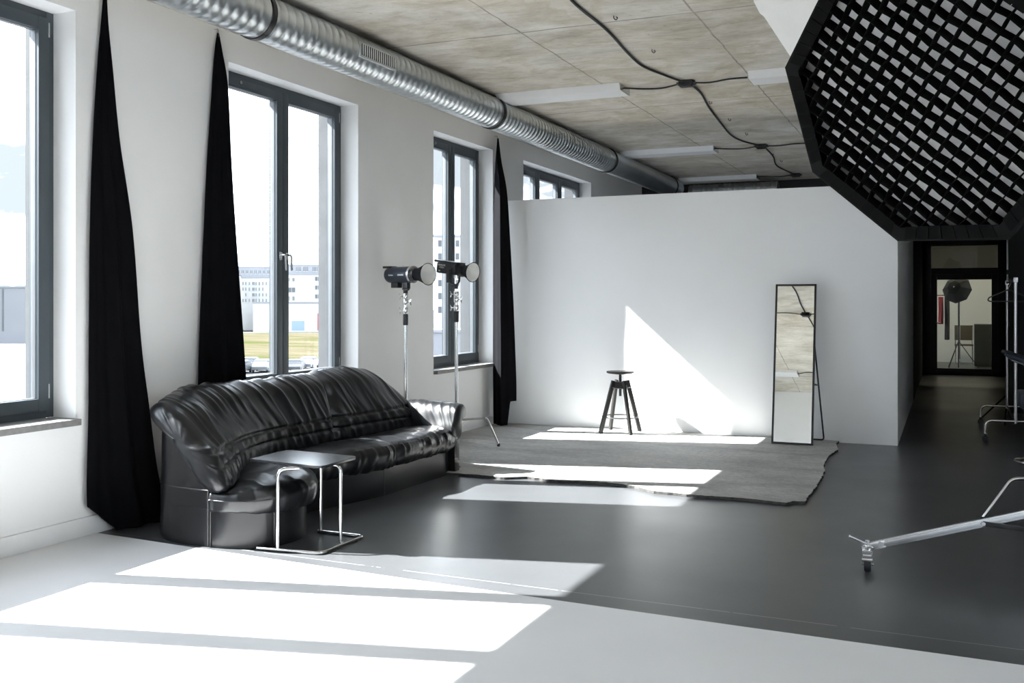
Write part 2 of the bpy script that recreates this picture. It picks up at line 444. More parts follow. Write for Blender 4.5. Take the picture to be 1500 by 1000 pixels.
# grey floor with the white painted shooting area in front
bm = B(); box(bm, XO, 3.6, Y_BACK - .2, 30.2, -.2, 0)
struct('floor', bm, M['floor'], smooth=False)
bm = B()
edge = [(XW, 4.675), (-4.2, 4.632), (-3.4, 4.59), (-2.6, 4.548), (-1.72, 4.512), (-.8, 4.478), (.28, 4.45), (3.4, 4.40)]
prism(bm, [(3.4, Y_BACK), (XW, Y_BACK)][::-1] + edge[::-1], .0, .003)
struct('floor_white', bm, M['white_floor'], smooth=False)
bm = B(); box(bm, XW, 3.4, Y_BACK - .2, Y_BACK, 0, CEIL)
struct('wall_back', bm, M['cyc'], smooth=False)
FILL_WINS = [(-.3, 2.4)]  # opening added out of view, lets extra sky light in from the right
bm = B(); y = Y_BACK - .2
for a, b in FILL_WINS:
    box(bm, 3.4, 3.6, y, a, 0, CEIL); box(bm, 3.4, 3.6, a, b, 0, SILL); box(bm, 3.4, 3.6, a, b, HEAD, CEIL); y = b
box(bm, 3.4, 3.6, y, 12.2, 0, CEIL); struct('wall_right', bm, M['wall'], smooth=False)
bm = B(); box(bm, 1.75, 3.4, 12.0, 12.2, 0, CEIL); box(bm, 1.75, 1.95, 12.2, Y_END, 0, CEIL); box(bm, .72, 1.75, 14.5, 14.6, 0, CEIL)
struct('wall_corridor_right', bm, M['dark_wall'], smooth=False)
PY, PX, PH = 10.75, -.46, 2.645
bm = B(); box(bm, XW, PX, PY, PY + .12, 0, PH); box(bm, PX - .12, PX, PY + .12, 15.7, 0, PH)
struct('wall_partition', bm, M['partition'], smooth=False)
bm = B(); box(bm, XW, PX - .12, 16.9, 17.0, 0, CEIL); box(bm, PX - .12, PX, 15.7, Y_END, 0, CEIL)
struct('wall_corridor', bm, M['dark_wall'], smooth=False)
DX0, DX1, DZ = -.40, 1.00, 2.66
bm = B(); box(bm, XW, DX0, Y_END, Y_END + .15, 0, CEIL); box(bm, DX1, 3.4, Y_END, Y_END + .15, 0, CEIL); box(bm, DX0, DX1, Y_END, Y_END + .15, DZ, CEIL)
struct('wall_end', bm, M['dark_wall'], smooth=False)
bm = B(); box(bm, XW, 3.4, 26.2, 26.4, 0, CEIL); box(bm, 2.2, 2.4, Y_END + .15, 26.2, 0, CEIL)
struct('wall_far_room', bm, M['wall'], smooth=False)
bm = B(); box(bm, XW, XW + .022, Y_BACK, PY, .0, .116, .004)
struct('baseboard_left', bm, M['white_paint'])

# windows
def ring_yz(bm, y0, y1, z0, z1, w, x0, x1, bev=.006):
    box(bm, x0, x1, y0, y0 + w, z0, z1, bev); box(bm, x0, x1, y1 - w, y1, z0, z1, bev)
    box(bm, x0, x1, y0 + w, y1 - w, z0, z0 + w, bev); box(bm, x0, x1, y0 + w, y1 - w, z1 - w, z1, bev)
def window(i, y0, y1, n):
    w = thing('window_%d' % i, None, None, (XF, (y0 + y1) / 2, SILL), kind='structure')
    bm = B(); ring_yz(bm, y0, y1, SILL, HEAD, .055, XF - .035, XF + .035)
    put('frame', bm, M['frame'], w)
    sw = (y1 - y0 - .09) / n
    for k in range(n):
        a = y0 + .045 + k * sw; b = a + sw
        bm = B(); ring_yz(bm, a + .002, b - .002, SILL + .045, HEAD - .045, .078, XF - .028, XF + .052)
        s = put('sash', bm, M['frame'], w)
        bm = B(); ring_yz(bm, a + .071, b - .071, SILL + .115, HEAD - .115, .012, XF - .014, XF + .026, .003)
        put('gasket', bm, M['gasket'], s)
        bm = B(); box(bm, XF - .012, XF + .006, a + .075, b - .075, SILL + .12, HEAD - .12)
        put('pane', bm, M['glass'], s, smooth=False)
        # lever handle on the meeting stile
        hy = (b - .04) if k < n - 1 else (a + .04)
        if n == 3 and k == 1: hy = a + .04
        hx = XF + .052; hz = 1.83
        bm = B(); box(bm, hx, hx + .012, hy - .016, hy + .016, hz - .035, hz + .035, .004)
        tube(bm, smooth_path([(hx + .008, hy, hz + .01), (hx + .055, hy, hz + .01), (hx + .058, hy + .004, hz - .12)], .02), .0095, 10)
        put('handle', bm, M['steel'], s)
        for hz_ in (SILL + .12, HEAD - .16):
            bm = B(); tube(bm, [(XF + .045, a + .004 if k == 0 else b - .004, hz_), (XF + .045, a + .004 if k == 0 else b - .004, hz_ + .09)], .009, 8)
            put('hinge', bm, M['steel'], s)
    bm = B(); box(bm, XF + .04, XF + .062, y0 + .10, y0 + .52, HEAD - .10, HEAD - .05, .004)
    v = put('trickle_vent', bm, M['frame'], w)
    bm = B(); tube(bm, [(XF + .062, y0 + .33, HEAD - .076), (XF + .072, y0 + .33, HEAD - .076)], .014, 12); put('vent_knob', bm, M['steel'], v)
    bm = B(); box(bm, XF + .035, XW + .05, y0 - (.0), y1, SILL - .04, SILL, .004); put('sill', bm, M['sill'], w)
    bm = B(); box(bm, XO - .04, XF - .035, y0, y1, SILL - .04, SILL - .005, .003); put('outer_sill', bm, M['render_grey'], w)
for i, (a, b, n) in enumerate(WINS): window(i + 1, a, b, n)
for i, (a, b) in enumerate(FILL_WINS):
    w = thing('window_%d' % (len(WINS) + 1 + i), None, None, (3.5, (a + b) / 2, SILL), kind='structure')  # added unseen window, serves only as fill light
    bm = B(); ring_yz(bm, a, b, SILL, HEAD, .11, 3.46, 3.54); box(bm, 3.46, 3.54, (a + b) / 2 - .09, (a + b) / 2 + .09, SILL + .1, HEAD - .1, .006); put('frame', bm, M['frame'], w)
    for c_, d_ in ((a + .1, (a + b) / 2 - .08), ((a + b) / 2 + .08, b - .1)):
        bm = B(); box(bm, 3.494, 3.506, c_, d_, SILL + .1, HEAD - .1); put('pane', bm, M['glass'], w, smooth=False)

# glazed door at the end of the corridor
d = thing('door_1', None, None, (.3, Y_END, 0), kind='structure')
def ring_xz(bm, x0, x1, z0, z1, w, y0, y1, bev=.004, wb=None):
    wb = w if wb is None else wb
    box(bm, x0, x0 + w, y0, y1, z0, z1, bev); box(bm, x1 - w, x1, y0, y1, z0, z1, bev)
    box(bm, x0 + w, x1 - w, y0, y1, z0, z0 + wb, bev); box(bm, x0 + w, x1 - w, y0, y1, z1 - w, z1, bev)
bm = B(); ring_xz(bm, DX0, DX1, .0, DZ, .1, Y_END - .02, Y_END + .1, wb=.02); box(bm, DX0 + .1, DX1 - .1, Y_END - .02, Y_END + .1, 2.0, 2.12, .004)
put('frame', bm, M['black_metal'], d)
bm = B(); ring_xz(bm, DX0 + .1, DX1 - .1, .02, 2.0, .11, Y_END - .01, Y_END + .05)
lf = put('leaf', bm, M['black_metal'], d)
bm = B(); box(bm, DX0 + .2, DX1 - .2, Y_END + .015, Y_END + .03, .12, 1.9); put('pane', bm, M['door_glass'], lf, smooth=False)
bm = B(); tube(bm, smooth_path([(DX0 + .16, Y_END - .01, 1.03), (DX0 + .16, Y_END - .06, 1.03), (DX0 + .28, Y_END - .06, 1.03)], .02), .01); put('handle', bm, M['steel'], lf)
bm = B(); box(bm, DX0 + .1, DX1 - .1, Y_END + .03, Y_END + .045, 2.12, DZ - .1); put('transom_pane', bm, M['dark_glass'], d, smooth=False)

# ------------------------------------------------------------------ ventilation duct
DCX, DCZ, DR = -4.09, 3.30, .150
def rib_profile(y0, y1, step, r=DR):
    pr = []; yv = y0
    while yv < y1:
        pr += [(r, yv), (r, yv + step - .02), (r + .0042, yv + step - .014), (r + .0042, yv + step - .006)]
        yv += step
    pr.append((r, yv)); return pr
dt = thing('ventilation_duct', 'long galvanised spiral ventilation duct hung under the ceiling above the windows', 'duct', (DCX, 8, DCZ))
bm = B(); lathe(bm, rib_profile(Y_BACK + .02, 15.95, .085), (DCX, 0, DCZ), (0, 1, 0), 40)
put('tube', bm, M['galv'], dt, angle=50)
for yb in (1.6, 5.22, 8.84, 12.42, 15.6):
    bm = B(); lathe(bm, [(DR + .003, -.022), (DR + .012, -.02), (DR + .012, .02), (DR + .003, .022)], (DCX, yb, DCZ), (0, 1, 0), 40)
    c = put('clamp', bm, M['black_metal'], dt)
    bm = B(); tube(bm, [(DCX, yb, DCZ + DR), (DCX, yb, CEIL)], .006, 8); put('threaded_rod', bm, M['steel'], c)
bm = B()
GY0, GY1 = 6.22, 6.74
box(bm, DCX + DR - .012, DCX + DR + .010, GY0, GY1, DCZ - .055, DCZ + .055, .003)
g = put('grille', bm, M['galv'], dt)
bm = B(); box(bm, DCX + DR + .0095, DCX + DR + .0115, GY0 + .015, GY1 - .015, DCZ - .042, DCZ + .042); put('grille_opening', bm, M['black_metal'], g, smooth=False)
bm = B()
for k in range(17):
    yy = GY0 + .03 + k * (GY1 - GY0 - .06) / 16
    obox(bm, (DCX + DR + .012, yy, DCZ), (1, .6, 0), (-.6, 1, 0), (0, 0, 1), .005, .0014, .042)
put('louvre_slats', bm, M['galv'], g)
bm = B(); lathe(bm, rib_profile(-3.95, -2.55, .085, .13), (0, 16.45, 3.27), (1, 0, 0), 32)
put('ventilation_duct', bm, M['galv'], label='short galvanised duct running crosswise above the back of the partition', cat='duct')

# ------------------------------------------------------------------ ceiling lights, junction boxes, cables, hooks
def ceiling_light(x0, x1, yc, label):
    t = thing('ceiling_light', label, 'ceiling light', ((x0 + x1) / 2, yc, CEIL), group='flat white ceiling luminaires')
    bm = B(); y0, y1 = yc - .165, yc + .165; zt, zb = CEIL, CEIL - .062
    sec = [(y0, zt), (y0 + .035, zb + .012), (y0 + .05, zb), (y1 - .01, zb), (y1, zb + .01), (y1, zt)]
    a = [bm.verts.new((x0, p, q)) for p, q in sec]; b = [bm.verts.new((x1, p, q)) for p, q in sec]
    bm.faces.new(a); bm.faces.new(b[::-1])
    for i in range(6): bm.faces.new((a[i], a[(i + 1) % 6], b[(i + 1) % 6], b[i]))
    put('housing', bm, M['white_paint'], t, angle=20)
    bm = B()
    for xe, s in ((x0, -1), (x1, 1)): box(bm, min(xe, xe + s * .006), max(xe, xe + s * .006), y0 + .03, y1 - .005, zb + .004, zt)
    pieces('end_cap', bm, M['steel'], t)
    return t
JX = -2.18
rows = [(.9, 'near the back wall'), (4.42, 'above the sofa'), (8.95, 'nearest in view'), (12.95, 'middle of its row'), (16.1, 'farthest in its row')]
lab = {(.9, 0): 'white ceiling light reflected near the bottom of the standing mirror', (8.95, 0): 'white ceiling light beside the duct, the largest and nearest in view',
       (12.95, 0): 'white ceiling light beyond the largest one, middle of the left row', (16.1, 0): 'thin white ceiling light just above the partition, farthest of the left row',
       (8.95, 1): 'white ceiling light touching the left corner of the black octagonal softbox', (12.95, 1): 'sliver of a white ceiling light emerging behind the black softbox edge'}
def cable(pts, r, label, name='power_cable'):
    P = catmull(np.array(pts, float), np.linspace(0, len(pts) - 1, 10 * len(pts)))
    bm = B(); tube(bm, [Vector(p) for p in P], r, 8)
    put(name, bm, M['cable'], label=label, cat='cable', group='black ceiling cables')
boxlab = {4.42: 'black junction box under the ceiling seen reflected in the mirror', 8.95: 'largest black junction box, on the ceiling between two white lights',
          12.95: 'smaller black junction box farther back on the concrete ceiling', 16.1: 'farthest black junction box, just above the partition', .9: 'black junction box above the white floor behind the camera'}
for yr, _ in rows:
    for side, (xa, xb) in enumerate(((-4.02, -2.77), (-1.60, -.36))):
        if (yr, side) in lab: ceiling_light(xa, xb, yr, lab[(yr, side)])
    z = CEIL - .022
    t = thing('junction_box', boxlab[yr], 'junction box', (JX, yr, CEIL), group='black ceiling junction boxes')
    bm = B(); box(bm, JX - .065, JX + .065, yr - .05, yr + .05, CEIL - .05, CEIL - .0, .008); bx_ = put('housing', bm, M['black_plastic'], t)
    bm = B(); box(bm, JX - .058, JX + .058, yr - .043, yr + .043, CEIL - .058, CEIL - .05, .003); put('lid', bm, M['black_plastic'], t)
    bm = B()
    for s in (-1, 1):
        for k in (-.025, .025): tube(bm, [(JX + s * .06, yr + k, CEIL - .025), (JX + s * .085, yr + k, CEIL - .025)], .012, 10)
    pieces('cable_gland', bm, M['black_plastic'], t)
    if (yr, 0) in lab:
        cable([(JX - .08, yr + .02, z), (JX - .25, yr + .10, z - .004), (JX - .42, yr + .09, z), (JX - .585, yr - .02, z)], .008, {.9: 'short black cable to the ceiling light mirrored above the white wall', 8.95: 'short black cable from the largest junction box to the nearest light', 12.95: 'short black cable from the smaller junction box to the left light', 16.1: 'short black cable to the thin light above the partition'}[yr])
    if yr == 4.42:
        cable([(JX - .08, yr, z), (JX - .3, yr + .07, z), (JX - .7, yr + .05, z), (JX - 1.1, yr + .0, z)], .008, 'black cable leaving one side of the junction box mirrored in the standing mirror')
        cable([(JX + .08, yr, z), (JX + .3, yr + .06, z), (JX + .7, yr + .05, z), (JX + 1.1, yr, z)], .008, 'black cable leaving the other side of the junction box mirrored in the standing mirror')
    if (yr, 1) in lab:
        cable([(JX + .08, yr + .02, z), (JX + .2, yr + .06, z), (JX + .4, yr - .01, z), (JX + .575, yr + .0, z)], .008, {8.95: 'short black cable from the largest junction box toward the softbox', 12.95: 'short black cable from the smaller junction box toward the softbox'}[yr])
def link(y0, y1, label, bend=.22):
    n = 6; z = CEIL - .014
    pts = [(JX + .015 + bend * math.sin(PI * k / n) * (.35 if k % 2 else .3) * (1 if k < 3 else .8), y0 + .05 + (y1 - y0 - .1) * k / n, z) for k in range(n + 1)]
    cable(pts, .010, label)
link(.9, 4.42, 'black cable on the ceiling above the white floor, seen only in the mirror')
cable([(JX, 4.47, CEIL - .014), (JX - .02, 4.9, CEIL - .014), (JX - .02, 5.5, CEIL - .014), (-2.29, 6.25, CEIL - .014), (-2.30, 7.0, CEIL - .014), (-2.36, 7.75, CEIL - .014), (-2.37, 8.2, CEIL - .014), (-2.29, 8.6, CEIL - .014), (JX - .02, 8.9, CEIL - .02)], .010, 'long black ceiling cable from the top of the photo to the largest junction box')
cable([(JX + .02, 9.0, CEIL - .02), (-2.17, 9.5, CEIL - .014), (-2.25, 10.2, CEIL - .014), (-2.33, 11.2, CEIL - .014), (-2.38, 12.0, CEIL - .014), (-2.34, 12.5, CEIL - .014), (JX - .02, 12.9, CEIL - .02)], .010, 'long black ceiling cable between the largest and the smaller junction box')
cable([(JX + .02, 13.0, CEIL - .02), (-2.2, 14.0, CEIL - .014), (-2.30, 15.0, CEIL - .014), (JX - .02, 16.05, CEIL - .02)], .010, 'black ceiling cable between the smaller and the farthest junction box')
for px, py, lb in ((899, 23, 'small dark ceiling hook nearest the top edge of the photo'), (955, 72, 'small dark ceiling hook above and left of the largest junction box'), (1039, 148, 'small dark ceiling hook just beyond the largest junction box'),
                   (1067, 173, 'small dark ceiling hook midway between the two junction boxes'), (1092, 194, 'small dark ceiling hook closest before the smaller junction box'), (1130, 224, 'small dark ceiling hook just beyond the smaller junction box'), (1143, 234, 'small dark ceiling hook farthest back on the ceiling')):
    p = cei(px, py); bm = B()
    tube(bm, smooth_path([p + Vector((0, 0, 0)), p + Vector((0, 0, -.02)), p + Vector((.018, 0, -.034)), p + Vector((.03, 0, -.018)), p + Vector((.018, 0, -.010))], .010, 4), .0035, 6)
    put('ceiling_hook', bm, M['black_metal'], label=lb, cat='hook', group='small hooks in the concrete ceiling')

# ------------------------------------------------------------------ curtains
def curtain(levels, label, hook, folds, phase=0.0, hem=None, name='curtain'):
    """levels: (z, (xl,yl), (xr,yr), fold amplitude)"""
    top = levels[0]
    t = thing(name, label, 'curtain', ((top[1][0] + top[2][0]) / 2, (top[1][1] + top[2][1]) / 2, 0), group='black curtains tied up to points')
    mids = [l[4] if len(l) > 4 else ((l[1][0] + l[2][0]) / 2, (l[1][1] + l[2][1]) / 2) for l in levels]
    lv = np.array([[l[0], l[1][0], l[1][1], l[2][0], l[2][1], l[3], m_[0], m_[1]] for l, m_ in zip(levels, mids)], float)
    NV, NU = 90, 64
    L = catmull(lv, np.linspace(0, len(lv) - 1, NV)); bm = B(); grid = []
    for i, (z, xl, yl, xr, yr, am, xm, ym) in enumerate(L):
        a = Vector((xl, yl, 0)); b = Vector((xr, yr, 0)); mid_ = Vector((xm, ym, 0)); dv = b - a; ln = max(dv.length, 1e-6); nrm = Vector((dv.y, -dv.x, 0)) / ln
        row = []
        for j in range(NU + 1):
            s = j / NU
            wv = math.sin(2 * PI * (folds * s ** 1.15 + phase)) * .6 + math.sin(2 * PI * (folds * 1.7 * s + phase * 2 + .25 * (z - 1.5) * .3)) * .28 + nz(s * 4, z * .8, phase * 9) * .3
            env = min(1, s * 6 + .25) * min(1, (1 - s) * 6 + .25)
            p = (a.lerp(mid_, s * 2) if s < .5 else mid_.lerp(b, s * 2 - 1)) + nrm * (am * wv * env)
            zz = z
            if hem is not None:
                h = hem(s); zz = max(z, h) if z < h else z
            p.z = zz
            row.append(bm.verts.new(p))
        grid.append(row)
    for a, b in zip(grid, grid[1:]):
        for j in range(NU): bm.faces.new((a[j], a[j + 1], b[j + 1], b[j]))
    o = put('drape', bm, M['curtain'], t, angle=80)
    md = o.modifiers.new('thickness', 'SOLIDIFY'); md.thickness = .004; md.offset = 0
    p = Vector(hook); bm = B()
    tube(bm, smooth_path([(XW, p.y, p.z + .03), (XW + .035, p.y, p.z + .03), (XW + .035, p.y, p.z - .03)], .012, 4), .004, 8)
    put('hook', bm, M['steel'], t)
    return t
w = lambda px: wy(px)
xs = XW + .035
curtain([(3.40, (xs, 4.715), (xs, 4.74), .003), (3.2, (xs, 4.693), (xs, 4.755), .008), (2.93, (xs, 4.664), (xs, 4.79), .012), (2.49, (xs, 4.63), (xs, 4.847), .016),
         (1.92, (xs + .01, 4.595), (xs + .02, 4.937), .022), (1.2, (xs + .01, 4.585), (xs + .03, 5.0), .03), (.77, (xs + .012, 4.58), (xs + .05, 5.05), .035),
         (.34, (xs + .015, 4.565), (-4.80, 5.10), .035), (.13, (xs + .02, 4.57), (-4.76, 5.13), .035), (.006, (xs + .03, 4.60), (-4.73, 5.12), .035)],
        'black curtain left of the sofa, tied to a point beside the large left window', (XW, 4.727, 3.40), 2.2, .1,
        hem=lambda s: max(.006, .19 * (1 - s / .34)))
curtain([(3.41, (xs, w(312.5)), (xs, w(315)), .002), (3.28, (xs, w(309)), (xs, w(320)), .006), (3.03, (xs, w(305)), (xs, w(328)), .012), (2.5, (xs, w(298)), (xs, w(333)), .016), (1.97, (xs + .01, w(291)), (xs + .01, w(338)), .02),
         (1.2, (xs + .01, w(284.5)), (xs + .02, w(347)), .026), (.8, (xs + .015, w(281)), (xs + .02, w(352)), .03), (.02, (xs + .02, w(274)), (xs + .03, w(360)), .03)],
        'black curtain behind the sofa, tied to a point left of the middle window', (XW, wy(314), 3.41), 2.0, .35)
curtain([(3.38, (-4.87, 10.70), (-4.86, 10.71), .002, (-4.865, 10.70)), (3.1, (-4.875, 10.66), (-4.82, 10.705), .003, (-4.77, 10.47)), (2.75, (-4.875, 10.62), (-4.745, 10.69), .005, (-4.705, 10.40)), (2.2, (-4.872, 10.585), (-4.70, 10.68), .010, (-4.70, 10.40)),
         (1.5, (-4.87, 10.58), (-4.655, 10.67), .012, (-4.695, 10.40)), (.9, (-4.87, 10.575), (-4.625, 10.66), .015, (-4.69, 10.40)), (.45, (-4.865, 10.57), (-4.605, 10.65), .018, (-4.69, 10.40)), (.03, (-4.86, 10.57), (-4.60, 10.63), .02, (-4.69, 10.40))],
        'black curtain in the corner between the narrow window and the white partition', (XW, 10.705, 3.38), 2.3, .6,
        hem=lambda s: .03 + (.27 if s > .72 else 0) * min(1, (s - .72) * 12 if s > .72 else 0))

# ------------------------------------------------------------------ sofa
sofa = thing('sofa', 'large curved black leather sofa with one rounded end, standing under the windows', 'sofa', (-4.3, 6.1, 0))
plinth = [(-3.985, 4.672), (-3.86, 4.685), (-3.74, 4.74), (-3.66, 4.83), (-3.625, 4.97), (-3.64, 5.11), (-3.71, 5.24), (-3.83, 5.36), (-3.97, 5.46), (-4.04, 5.56), (-4.03, 5.72), (-3.95, 6.05), (-3.87, 6.42), (-3.86, 6.9), (-3.86, 7.48),
          (-4.1, 7.58), (-4.5, 7.66), (-4.68, 7.5), (-4.70, 7.0), (-4.70, 5.4), (-4.62, 5.05), (-4.50, 4.83), (-4.38, 4.72), (-4.2, 4.675)]
def rounded(poly, n=6):
    P = np.array(poly); G = catmull(P, np.linspace(0, len(P), len(P) * n, endpoint=False), True); return [tuple(p) for p in G]
bm = B(); prism(bm, rounded(plinth, 5), .0, .225, .008); put('base', bm, M['leather'], sofa, angle=50)
for (px_, py_) in ((-3.665, 4.835), (-3.875, 6.42), (-3.865, 7.4), (-3.76, 4.72)):
    pass
bm = B()
for q in ((-3.985, 4.668), (-3.655, 4.84), (-3.868, 6.45), (-3.858, 7.38)):
    tube(bm, [(q[0], q[1], .004), (q[0], q[1], .215)], .0045, 6)
pieces('base_piping', bm, M['stitch'], sofa)

# side and back shell : stations round the outside, bottom to top
ST = [(-3.99, 4.675, .330), (-4.10, 4.675, .47), (-4.20, 4.68, .61), (-4.30, 4.695, .72), (-4.40, 4.725, .765), (-4.50, 4.82, .775), (-4.60, 5.02, .78), (-4.67, 5.35, .78), (-4.69, 6.0, .78), (-4.69, 6.8, .78), (-4.68, 7.3, .70), (-4.60, 7.55, .58), (-4.45, 7.66, .50), (-4.15, 7.64, .46), (-3.90, 7.585, .44), (-3.835, 7.54, .43)]
ctr = Vector((-4.2, 6.1))
ctrl = []
for x, yv, zt in ST:
    iv = (Vector((-4.28, min(max(yv, 5.05), 7.2))) - Vector((x, yv))).normalized() * .05
    ctrl.append([(x, yv, .015), (x, yv, .16), (x, yv, .33), (x + iv.x * .1, yv + iv.y * .1, .33 + (zt - .33) * .5), (x + iv.x * .3, yv + iv.y * .3, zt), (x + iv.x, yv + iv.y, zt), (x + iv.x * 1.2, yv + iv.y * 1.2, .2), (x + iv.x * 1.2, yv + iv.y * 1.2, .02)])
bm = B(); loft(bm, ctrl, 150, 48, True, disp=lambda s, t, p: .003 * nz(p[0] * 6, p[1] * 6, p[2] * 6)); put('outer_shell', bm, M['leather'], sofa, angle=60)
bm = B(); P = catmull(np.array([(x, yv, .335) for x, yv, _ in ST[:9]]), np.linspace(0, 8, 60)); 
tube(bm, [Vector(p) + (Vector((p[0], p[1], 0)) - Vector((-4.28, max(p[1], 5.05), 0))).normalized() * .003 for p in P], .004, 6)
tube(bm, [(-4.0, 4.664, .01), (-4.0, 4.664, .33)], .004, 6)
pieces('shell_piping', bm, M['stitch'], sofa)

# back cushions: profile = crease, seam2, seam1, mid, top front, top, back roll, under, outer mid, outer low
def wr(s, t, p, seed):
    """gathers, folds and stitched seams of soft leather"""
    x, yv, z = p
    g1 = math.exp(-((z - .545) / .010) ** 2) + .8 * math.exp(-((z - .465) / .009) ** 2)
    d = -.013 * g1 * (1 if t < 4 else 0)
    sl = .62 + .25 * nz(yv * 1.3, 3, seed)
    sw = yv + sl * (z - .55) + .07 * nz(yv * 1.7, z * 2.5, seed)
    r1 = max(0, 1 - abs(nz(sw * 6.5, z * 1.1, seed)) * 3.2)
    r2 = max(0, 1 - abs(nz((sw - .1 * z) * 13, z * 2.2 + 7, seed)) * 3.0)
    m = .45 + .9 * max(0, nz(yv * 1.8, z * 2.5, seed + 11) + .25)
    amp = (.015 if z > .56 else .007) * m * (1.0 if t < 5.6 else .5)
    d += amp * (r1 + .55 * r2)
    if t < 4:
        d += .005 * math.sin(yv * 46 + 5 * nz(yv * 4, 0, seed)) * math.exp(-((z - .51) / .035) ** 2)
        d += .0025 * math.sin(yv * 70 + 6 * nz(yv * 3, 5, seed)) * math.exp(-((z - .42) / .04) ** 2)
    d += .010 * nz(yv * 3, z * 3, seed + 3)
    return d
def backs(stations):
    out = []
    for (cx, cy), (tx, ty, tz), bulge in stations:
        h = tz - .36
        L = lambda k, zf, b=0.0: (cx + (tx + .10 - cx) * k + b, cy + (ty - cy) * k, .36 + h * zf)
        out.append([L(0, -.03), L(.16, .20, .03), L(.32, .36, .04), L(.58, .60, .03 + bulge * .3), L(.86, .86, .02 + bulge * .3),
                    (tx + .01, ty, tz), (tx - .085, ty, tz - .045), (tx - .06, ty, tz - .105), (tx + .05, ty, tz - .12), L(.64, .50, -.11), L(.30, .20, -.10), L(.02, -.06, -.09)])
    return out
S_left = [((-3.895, 4.69), (-4.385, 4.69, .842), -.01), ((-3.98, 4.86), (-4.43, 4.84, .865), .02), ((-4.12, 5.10), (-4.52, 5.02, .885), .03), ((-4.26, 5.36), (-4.57, 5.3, .893), .03), ((-4.36, 5.65), (-4.60, 5.62, .89), .03), ((-4.385, 5.95), (-4.61, 5.95, .882), .03),
          ((-4.37, 6.25), (-4.61, 6.28, .882), .03), ((-4.355, 6.47), (-4.61, 6.48, .885), .02), ((-4.40, 6.54), (-4.635, 6.555, .868), .0)]
bm = B(); loft(bm, backs(S_left), 300, 130, True, disp=lambda s, t, p: wr(s, t, p, 1.3), dome=(.095, .01), dwr=.018)
put('backrest', bm, M['leather'], sofa, angle=80)
S_right = [((-4.40, 6.55), (-4.635, 6.565, .875), .0), ((-4.345, 6.62), (-4.61, 6.64, .90), .02), ((-4.33, 6.80), (-4.61, 6.83, .907), .03), ((-4.30, 7.0), (-4.60, 7.05, .903), .03), ((-4.27, 7.2), (-4.59, 7.3, .86), .03), ((-4.24, 7.35), (-4.57, 7.5, .77), .02), ((-4.2, 7.46), (-4.53, 7.64, .65), .0), ((-4.16, 7.52), (-4.48, 7.72, .55), .0)]
bm = B(); loft(bm, backs(S_right), 200, 130, True, disp=lambda s, t, p: wr(s, t, p, 5.7), dome=(.01, .02))
put('backrest', bm, M['leather'], sofa, angle=80)
# seat cushions: profile = inner, mid top, front top, front edge, bulge, under, tucked in
def seat_wr(seed, fr=1.0):
    def f(s, t, p):
        x, yv, z = p
        d = .010 * nz(x * 5, yv * 5, seed) + .006 * max(0, 1 - 3 * abs(nz(x * 6, yv * 7 + x * 5, seed)))
        if t > 1.8 and z < .37: d += .009 * fr * max(0, 1 - 3 * abs(nz((yv - x * .3 - z * .35) * 12, z * 4, seed + 2)))
        return d
    return f
def seat(bm, inner, front, seed, fr=1.0, rise=.0, dm=(.02, .02), ns=120, rises=None):
    rise_ = rise
    ctrl = []
    for i_, ((ix, iy), (fx, fy)) in enumerate(zip(inner, front)):
        rise = rises[i_] if rises else rise_
        a = Vector((ix, iy)); b = Vector((fx, fy)); m_ = a.lerp(b, .45); q = a.lerp(b, .86); n_ = (b - a).normalized()
        e = b + n_ * .0; bl = b + n_ * .012; tk = b - n_ * .06
        ctrl.append([(a.x, a.y, .355 + rise), (m_.x, m_.y, .395 + rise), (q.x, q.y, .388 + rise), (e.x, e.y, .345 + rise), (bl.x, bl.y, .285), (b.x - n_.x * .01, b.y - n_.y * .01, .222), (tk.x, tk.y, .212), (m_.x, m_.y, .20), (a.x, a.y, .20)])
    loft(bm, ctrl, ns, 90, True, disp=seat_wr(seed, fr), dome=dm)
inn = [(-4.0, 4.78), (-4.03, 4.84), (-4.07, 4.93), (-4.12, 5.02), (-4.17, 5.10), (-4.22, 5.19), (-4.27, 5.28), (-4.32, 5.38), (-4.36, 5.47)]
frn = [(-3.975, 4.655), (-3.84, 4.655), (-3.70, 4.71), (-3.60, 4.82), (-3.57, 4.97), (-3.59, 5.13), (-3.67, 5.28), (-3.80, 5.39), (-3.93, 5.47)]
bm = B(); seat(bm, inn, frn, 2.1, .35, rises=[-.07, -.065, -.05, -.03, -.015, -.005, 0, 0, -.005]); put('seat_cushion', bm, M['leather'], sofa, angle=80)
inn = [(-4.37, 5.47), (-4.41, 5.62), (-4.40, 6.05), (-4.38, 6.38), (-4.36, 6.53)]
frn = [(-3.975, 5.475), (-3.955, 5.60), (-3.90, 6.02), (-3.82, 6.38), (-3.83, 6.525)]
bm = B(); seat(bm, inn, frn, 4.4); put('seat_cushion', bm, M['leather'], sofa, angle=80)
inn = [(-4.36, 6.54), (-4.345, 6.66), (-4.30, 7.05), (-4.27, 7.3), (-4.24, 7.47)]
frn = [(-3.83, 6.535), (-3.795, 6.66), (-3.80, 7.05), (-3.80, 7.3), (-3.80, 7.475)]
bm = B(); seat(bm, inn, frn, 7.9, rise=.005); put('seat_cushion', bm, M['leather'], sofa, angle=80)
